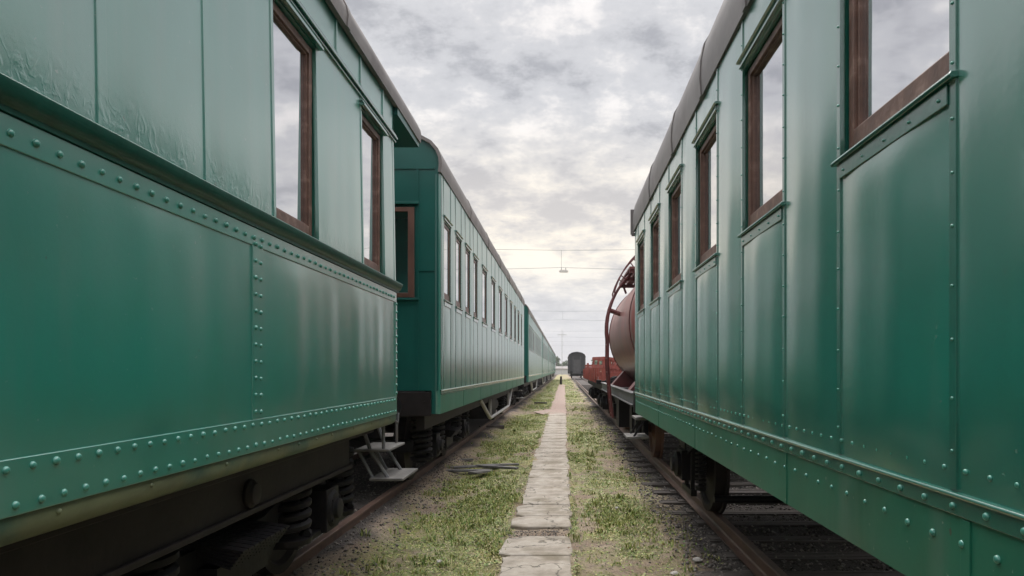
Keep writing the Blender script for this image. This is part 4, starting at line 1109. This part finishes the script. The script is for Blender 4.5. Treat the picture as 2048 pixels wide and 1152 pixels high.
def plank(x, y, z, l, w, t, rz, lab, m='plank_wood', ry=0., rx=0.):
    b = MB()
    n = 4
    for k in range(n):
        b.obox((x + (k - (n - 1) / 2) * 0, y, z), l, w, t, rz=rz, ry=ry, rx=rx)
        break
    o = b.build('plank', m, bevel=.004); recentre(o); return tag(o, lab, 'plank', 'scrap planks beside the left rail')
plank(-1.55, 11.35, .045, 1.05, .12, .03, .38, 'longest dark plank slanting over the others by the left rail')
plank(-1.62, 11.0, .03, .9, .10, .03, .08, 'dark flat plank at the left of the scrap pile')
plank(-1.28, 10.75, .05, .48, .16, .03, 1.15, 'short pale board lying towards the camera in the scrap pile', 'tread_wood', .05)
plank(-1.08, 11.25, .055, .75, .09, .035, -.42, 'dark plank at the right of the scrap pile, end pointing at the path')
plank(-1.05, 11.65, .035, .6, .08, .03, .2, 'thin dark lath behind the scrap pile')
plank(-1.85, 12.3, .03, .5, .09, .03, .3, 'weathered lath lying between the scrap pile and the left rail')
plank(-1.95, 18.9, .06, .65, .18, .1, .35, 'dark timber offcut beside the left rail, farther than the scrap pile', 'sleeper_wood')
plank(-1.1, 33, .05, .6, .16, .07, -.4, 'small dark timber lying in the grass far along the left strip', 'sleeper_wood')

def rock(x, y, s, lab):
    b = MB(); n = 9; vs = []; fs = []
    for j, (t, q) in enumerate(((-.3, .8), (.1, 1.), (.45, .75), (.62, .3))):
        for k in range(n):
            a = 2 * math.pi * k / n; rr = q * random.uniform(.8, 1.2); vs.append((x + s * rr * math.cos(a) * 1.3, y + s * rr * math.sin(a), s * t * random.uniform(.8, 1.2)))
    for j in range(3):
        for k in range(n): fs.append((j * n + k, j * n + (k + 1) % n, (j + 1) * n + (k + 1) % n, (j + 1) * n + k))
    fs.append(tuple(range(3 * n, 4 * n))); b.add(vs, fs)
    tag(recentre(b.build('rock', 'pale_stone', sharp=20)), lab, 'stone', 'pale stones on the ground')
rock(.88, 5.55, .03, 'pale stone at the bottom of the photo, near the right rail')
rock(1.13, 5.95, .034, 'broken pale stone lying beside the right rail')
rock(-1.05, 5.9, .022, 'small pale stone in the left grass strip')
rock(.62, 8.2, .02, 'small pale stone between the path and the right rail')

# ------------------------------------------------------------------ trees on the horizon
def tree(x, y, ht, rad, lab, n=900):
    root = thing('tree', (x, y, 0), lab, 'tree', 'trees on the horizon')
    t = MB(); t.tube([(x, y, -.1), (x + .1, y, ht * .35), (x - .1, y, ht * .75)], [.25, .18, .06], 8)
    for k in range(7):
        a = random.uniform(0, 6.28); z0 = ht * random.uniform(.25, .6); t.tube([(x, y, z0), (x + rad * .7 * math.cos(a), y + rad * .7 * math.sin(a), z0 + ht * .2)], [.09, .03], 6)
    t.build('trunk', 'bark', root)
    c = MB(); cl = [(x + random.gauss(0, rad * .45), y + random.gauss(0, rad * .45), ht * random.uniform(.35, .95), rad * random.uniform(.3, .55)) for _ in range(11)]
    for k in range(n):
        q = random.choice(cl); v = Vector((random.gauss(0, 1), random.gauss(0, 1), random.gauss(0, .8))).normalized() * q[3] * random.random() ** .4
        p = Vector(q[:3]) + v; s = random.uniform(.12, .28)
        a = Vector((random.gauss(0, 1), random.gauss(0, 1), random.gauss(0, 1))).normalized() * s; b = a.orthogonal().normalized() * s * .8
        c.add([tuple(p - a), tuple(p - b), tuple(p + a), tuple(p + b)], [(0, 1, 2, 3)])
    c.build('crown', 'leaves', root, flat=True)
tree(-2.6, 240, 6.5, 2.0, 'bushy tree on the horizon just left of the mast')
tree(.6, 250, 5.0, 2.2, 'low round tree on the horizon between the mast and the dark van')
tree(-4.6, 255, 4.0, 2.2, 'low tree at the far end of the left coach row')
tree(9.5, 190, 5.6, 2.2, 'leafy tree showing above the low red wagon')
tree(12.5, 200, 4.4, 2.4, 'rounded bush beside the tank wagon ladder, over the red wagon')

# ------------------------------------------------------------------ sky and light
SUN_EL, SUN_AZ = R(52), R(-8)        # azimuth measured from +Y towards +X
w = bpy.data.worlds.new('World'); scene.world = w; w.use_nodes = True
N, L = w.node_tree.nodes, w.node_tree.links
for n in list(N): N.remove(n)
out = N.new('ShaderNodeOutputWorld'); bg = N.new('ShaderNodeBackground'); bg.inputs['Strength'].default_value = .1
L.new(bg.outputs[0], out.inputs['Surface'])
sky = N.new('ShaderNodeTexSky'); sky.sky_type = 'NISHITA'; sky.sun_disc = False; sky.sun_elevation = SUN_EL; sky.sun_rotation = SUN_AZ
tc = N.new('ShaderNodeTexCoord')
def math_(op, a, b=None, c=None, clamp=False):
    k = N.new('ShaderNodeMath'); k.operation = op; k.use_clamp = clamp
    for i, q in enumerate((a, b, c)):
        if q is None: continue
        if isinstance(q, (int, float)): k.inputs[i].default_value = q
        else: L.new(q, k.inputs[i])
    return k.outputs[0]
def mr(src, a, b, lo=0., hi=1., smooth=True):
    k = N.new('ShaderNodeMapRange'); k.interpolation_type = 'SMOOTHSTEP' if smooth else 'LINEAR'
    k.inputs['From Min'].default_value = a; k.inputs['From Max'].default_value = b; k.inputs['To Min'].default_value = lo; k.inputs['To Max'].default_value = hi
    L.new(src, k.inputs['Value']); return k.outputs['Result']
def mixc(f, A, B):
    k = N.new('ShaderNodeMix'); k.data_type = 'RGBA'
    for s_, q in (('A', A), ('B', B)):
        if isinstance(q, tuple): k.inputs[s_].default_value = (*q, 1)
        else: L.new(q, k.inputs[s_])
    if isinstance(f, float): k.inputs['Factor'].default_value = f
    else: L.new(f, k.inputs['Factor'])
    return k.outputs['Result']
sep = N.new('ShaderNodeSeparateXYZ'); L.new(tc.outputs['Generated'], sep.inputs[0])
x_, y_, z_ = sep.outputs
zc = math_('ADD', math_('MAXIMUM', z_, 0.), .28)
comb = N.new('ShaderNodeCombineXYZ'); L.new(math_('DIVIDE', x_, zc), comb.inputs[0]); L.new(math_('DIVIDE', y_, zc), comb.inputs[1])
def cloud(scale, det, rough, offs, dist=.0, sx=1.):
    mp = N.new('ShaderNodeMapping'); mp.inputs['Location'].default_value = offs; mp.inputs['Scale'].default_value = (sx, 1, 1); L.new(comb.outputs[0], mp.inputs['Vector'])
    n = N.new('ShaderNodeTexNoise'); n.inputs['Scale'].default_value = scale; n.inputs['Detail'].default_value = det; n.inputs['Roughness'].default_value = rough
    n.inputs['Distortion'].default_value = dist
    L.new(mp.outputs[0], n.inputs['Vector']); return n.outputs['Fac']
c1 = cloud(2.4, 8, .6, (3.1, 1.7, 0), .0, .9); c2 = cloud(8.5, 9, .66, (9.3, 4.1, 2), .0, .9)
cl = math_('ADD', math_('MULTIPLY', c1, .58), math_('MULTIPLY', c2, .42))
LIGHT, MID, DARK = (7.9, 7.6, 7.4), (5.35, 5.35, 5.5), (3.5, 3.53, 3.75)
col = mixc(mr(cl, .395, .50), DARK, MID); col = mixc(mr(cl, .495, .61), col, LIGHT)
# warm break in the clouds low ahead
glow_el = math_('MULTIPLY', mr(z_, .02, .17), mr(z_, .37, .20)); glow_az = mr(math_('ABSOLUTE', math_('ADD', x_, .08)), .62, .05)
fy = mr(y_, 0., .5)
glow = math_('MULTIPLY', math_('MULTIPLY', glow_el, glow_az), fy)
warm = mixc(mr(cl, .42, .58), (5.9, 5.5, 5.2), (9.2, 8.3, 6.9))
col = mixc(math_('MULTIPLY', glow, .8), col, warm)
# pale even veil near the horizon
col = mixc(mr(z_, .17, .02, 0., .85), col, (5.9, 5.85, 6.15))
# overcast dome brightens towards the zenith
up = math_('MULTIPLY_ADD', mr(z_, .44, .90), 4.6, 1.)
sc_ = N.new('ShaderNodeVectorMath'); sc_.operation = 'SCALE'; L.new(col, sc_.inputs[0]); L.new(up, sc_.inputs['Scale'])
fin = mixc(.94, sky.outputs['Color'], sc_.outputs['Vector'])
L.new(fin, bg.inputs['Color'])
sd = bpy.data.lights.new('sun', 'SUN'); sd.energy = 1.5; sd.angle = R(24); sd.color = (1, .94, .86)
so = bpy.data.objects.new('sun', sd); COL.objects.link(so)
dirv = Vector((math.sin(SUN_AZ) * math.cos(SUN_EL), math.cos(SUN_AZ) * math.cos(SUN_EL), math.sin(SUN_EL)))
so.rotation_euler = dirv.to_track_quat('Z', 'Y').to_euler(); so.location = (0, 60, 40)

# ------------------------------------------------------------------ air
hz = MB(); hz.box(-90, 90, -40, 420, -3, 19)
m = bpy.data.materials.new('air'); N, L = nt(m); N.remove(N['Principled BSDF'])
pv = N.new('ShaderNodeVolumePrincipled'); pv.inputs['Density'].default_value = .0004; pv.inputs['Color'].default_value = (.95, .96, 1, 1); pv.inputs['Anisotropy'].default_value = .2
L.new(pv.outputs[0], N['Material Output'].inputs['Volume'])
ho = hz.build('haze', m, flat=True); ho['kind'] = 'stuff'
# ------------------------------------------------------------------ camera
cd = bpy.data.cameras.new('camera'); cam = bpy.data.objects.new('camera', cd); COL.objects.link(cam)
cam.location = (0, 0, CAMZ); cam.rotation_euler = (R(90), 0, 0)
cd.sensor_width = 36; cd.sensor_fit = 'HORIZONTAL'; cd.lens = 1400 / 2048 * 36
cd.shift_x = -(1128 - 1024) / 2048; cd.shift_y = (739 - 576) / 2048
cd.clip_start = .05; cd.clip_end = 4000
scene.camera = cam
scene.view_settings.view_transform = 'Standard'; scene.view_settings.look = 'None'; scene.view_settings.gamma = 1; scene.view_settings.exposure = .35
scene.cycles.use_denoising = True
scene.cycles.max_bounces = 8
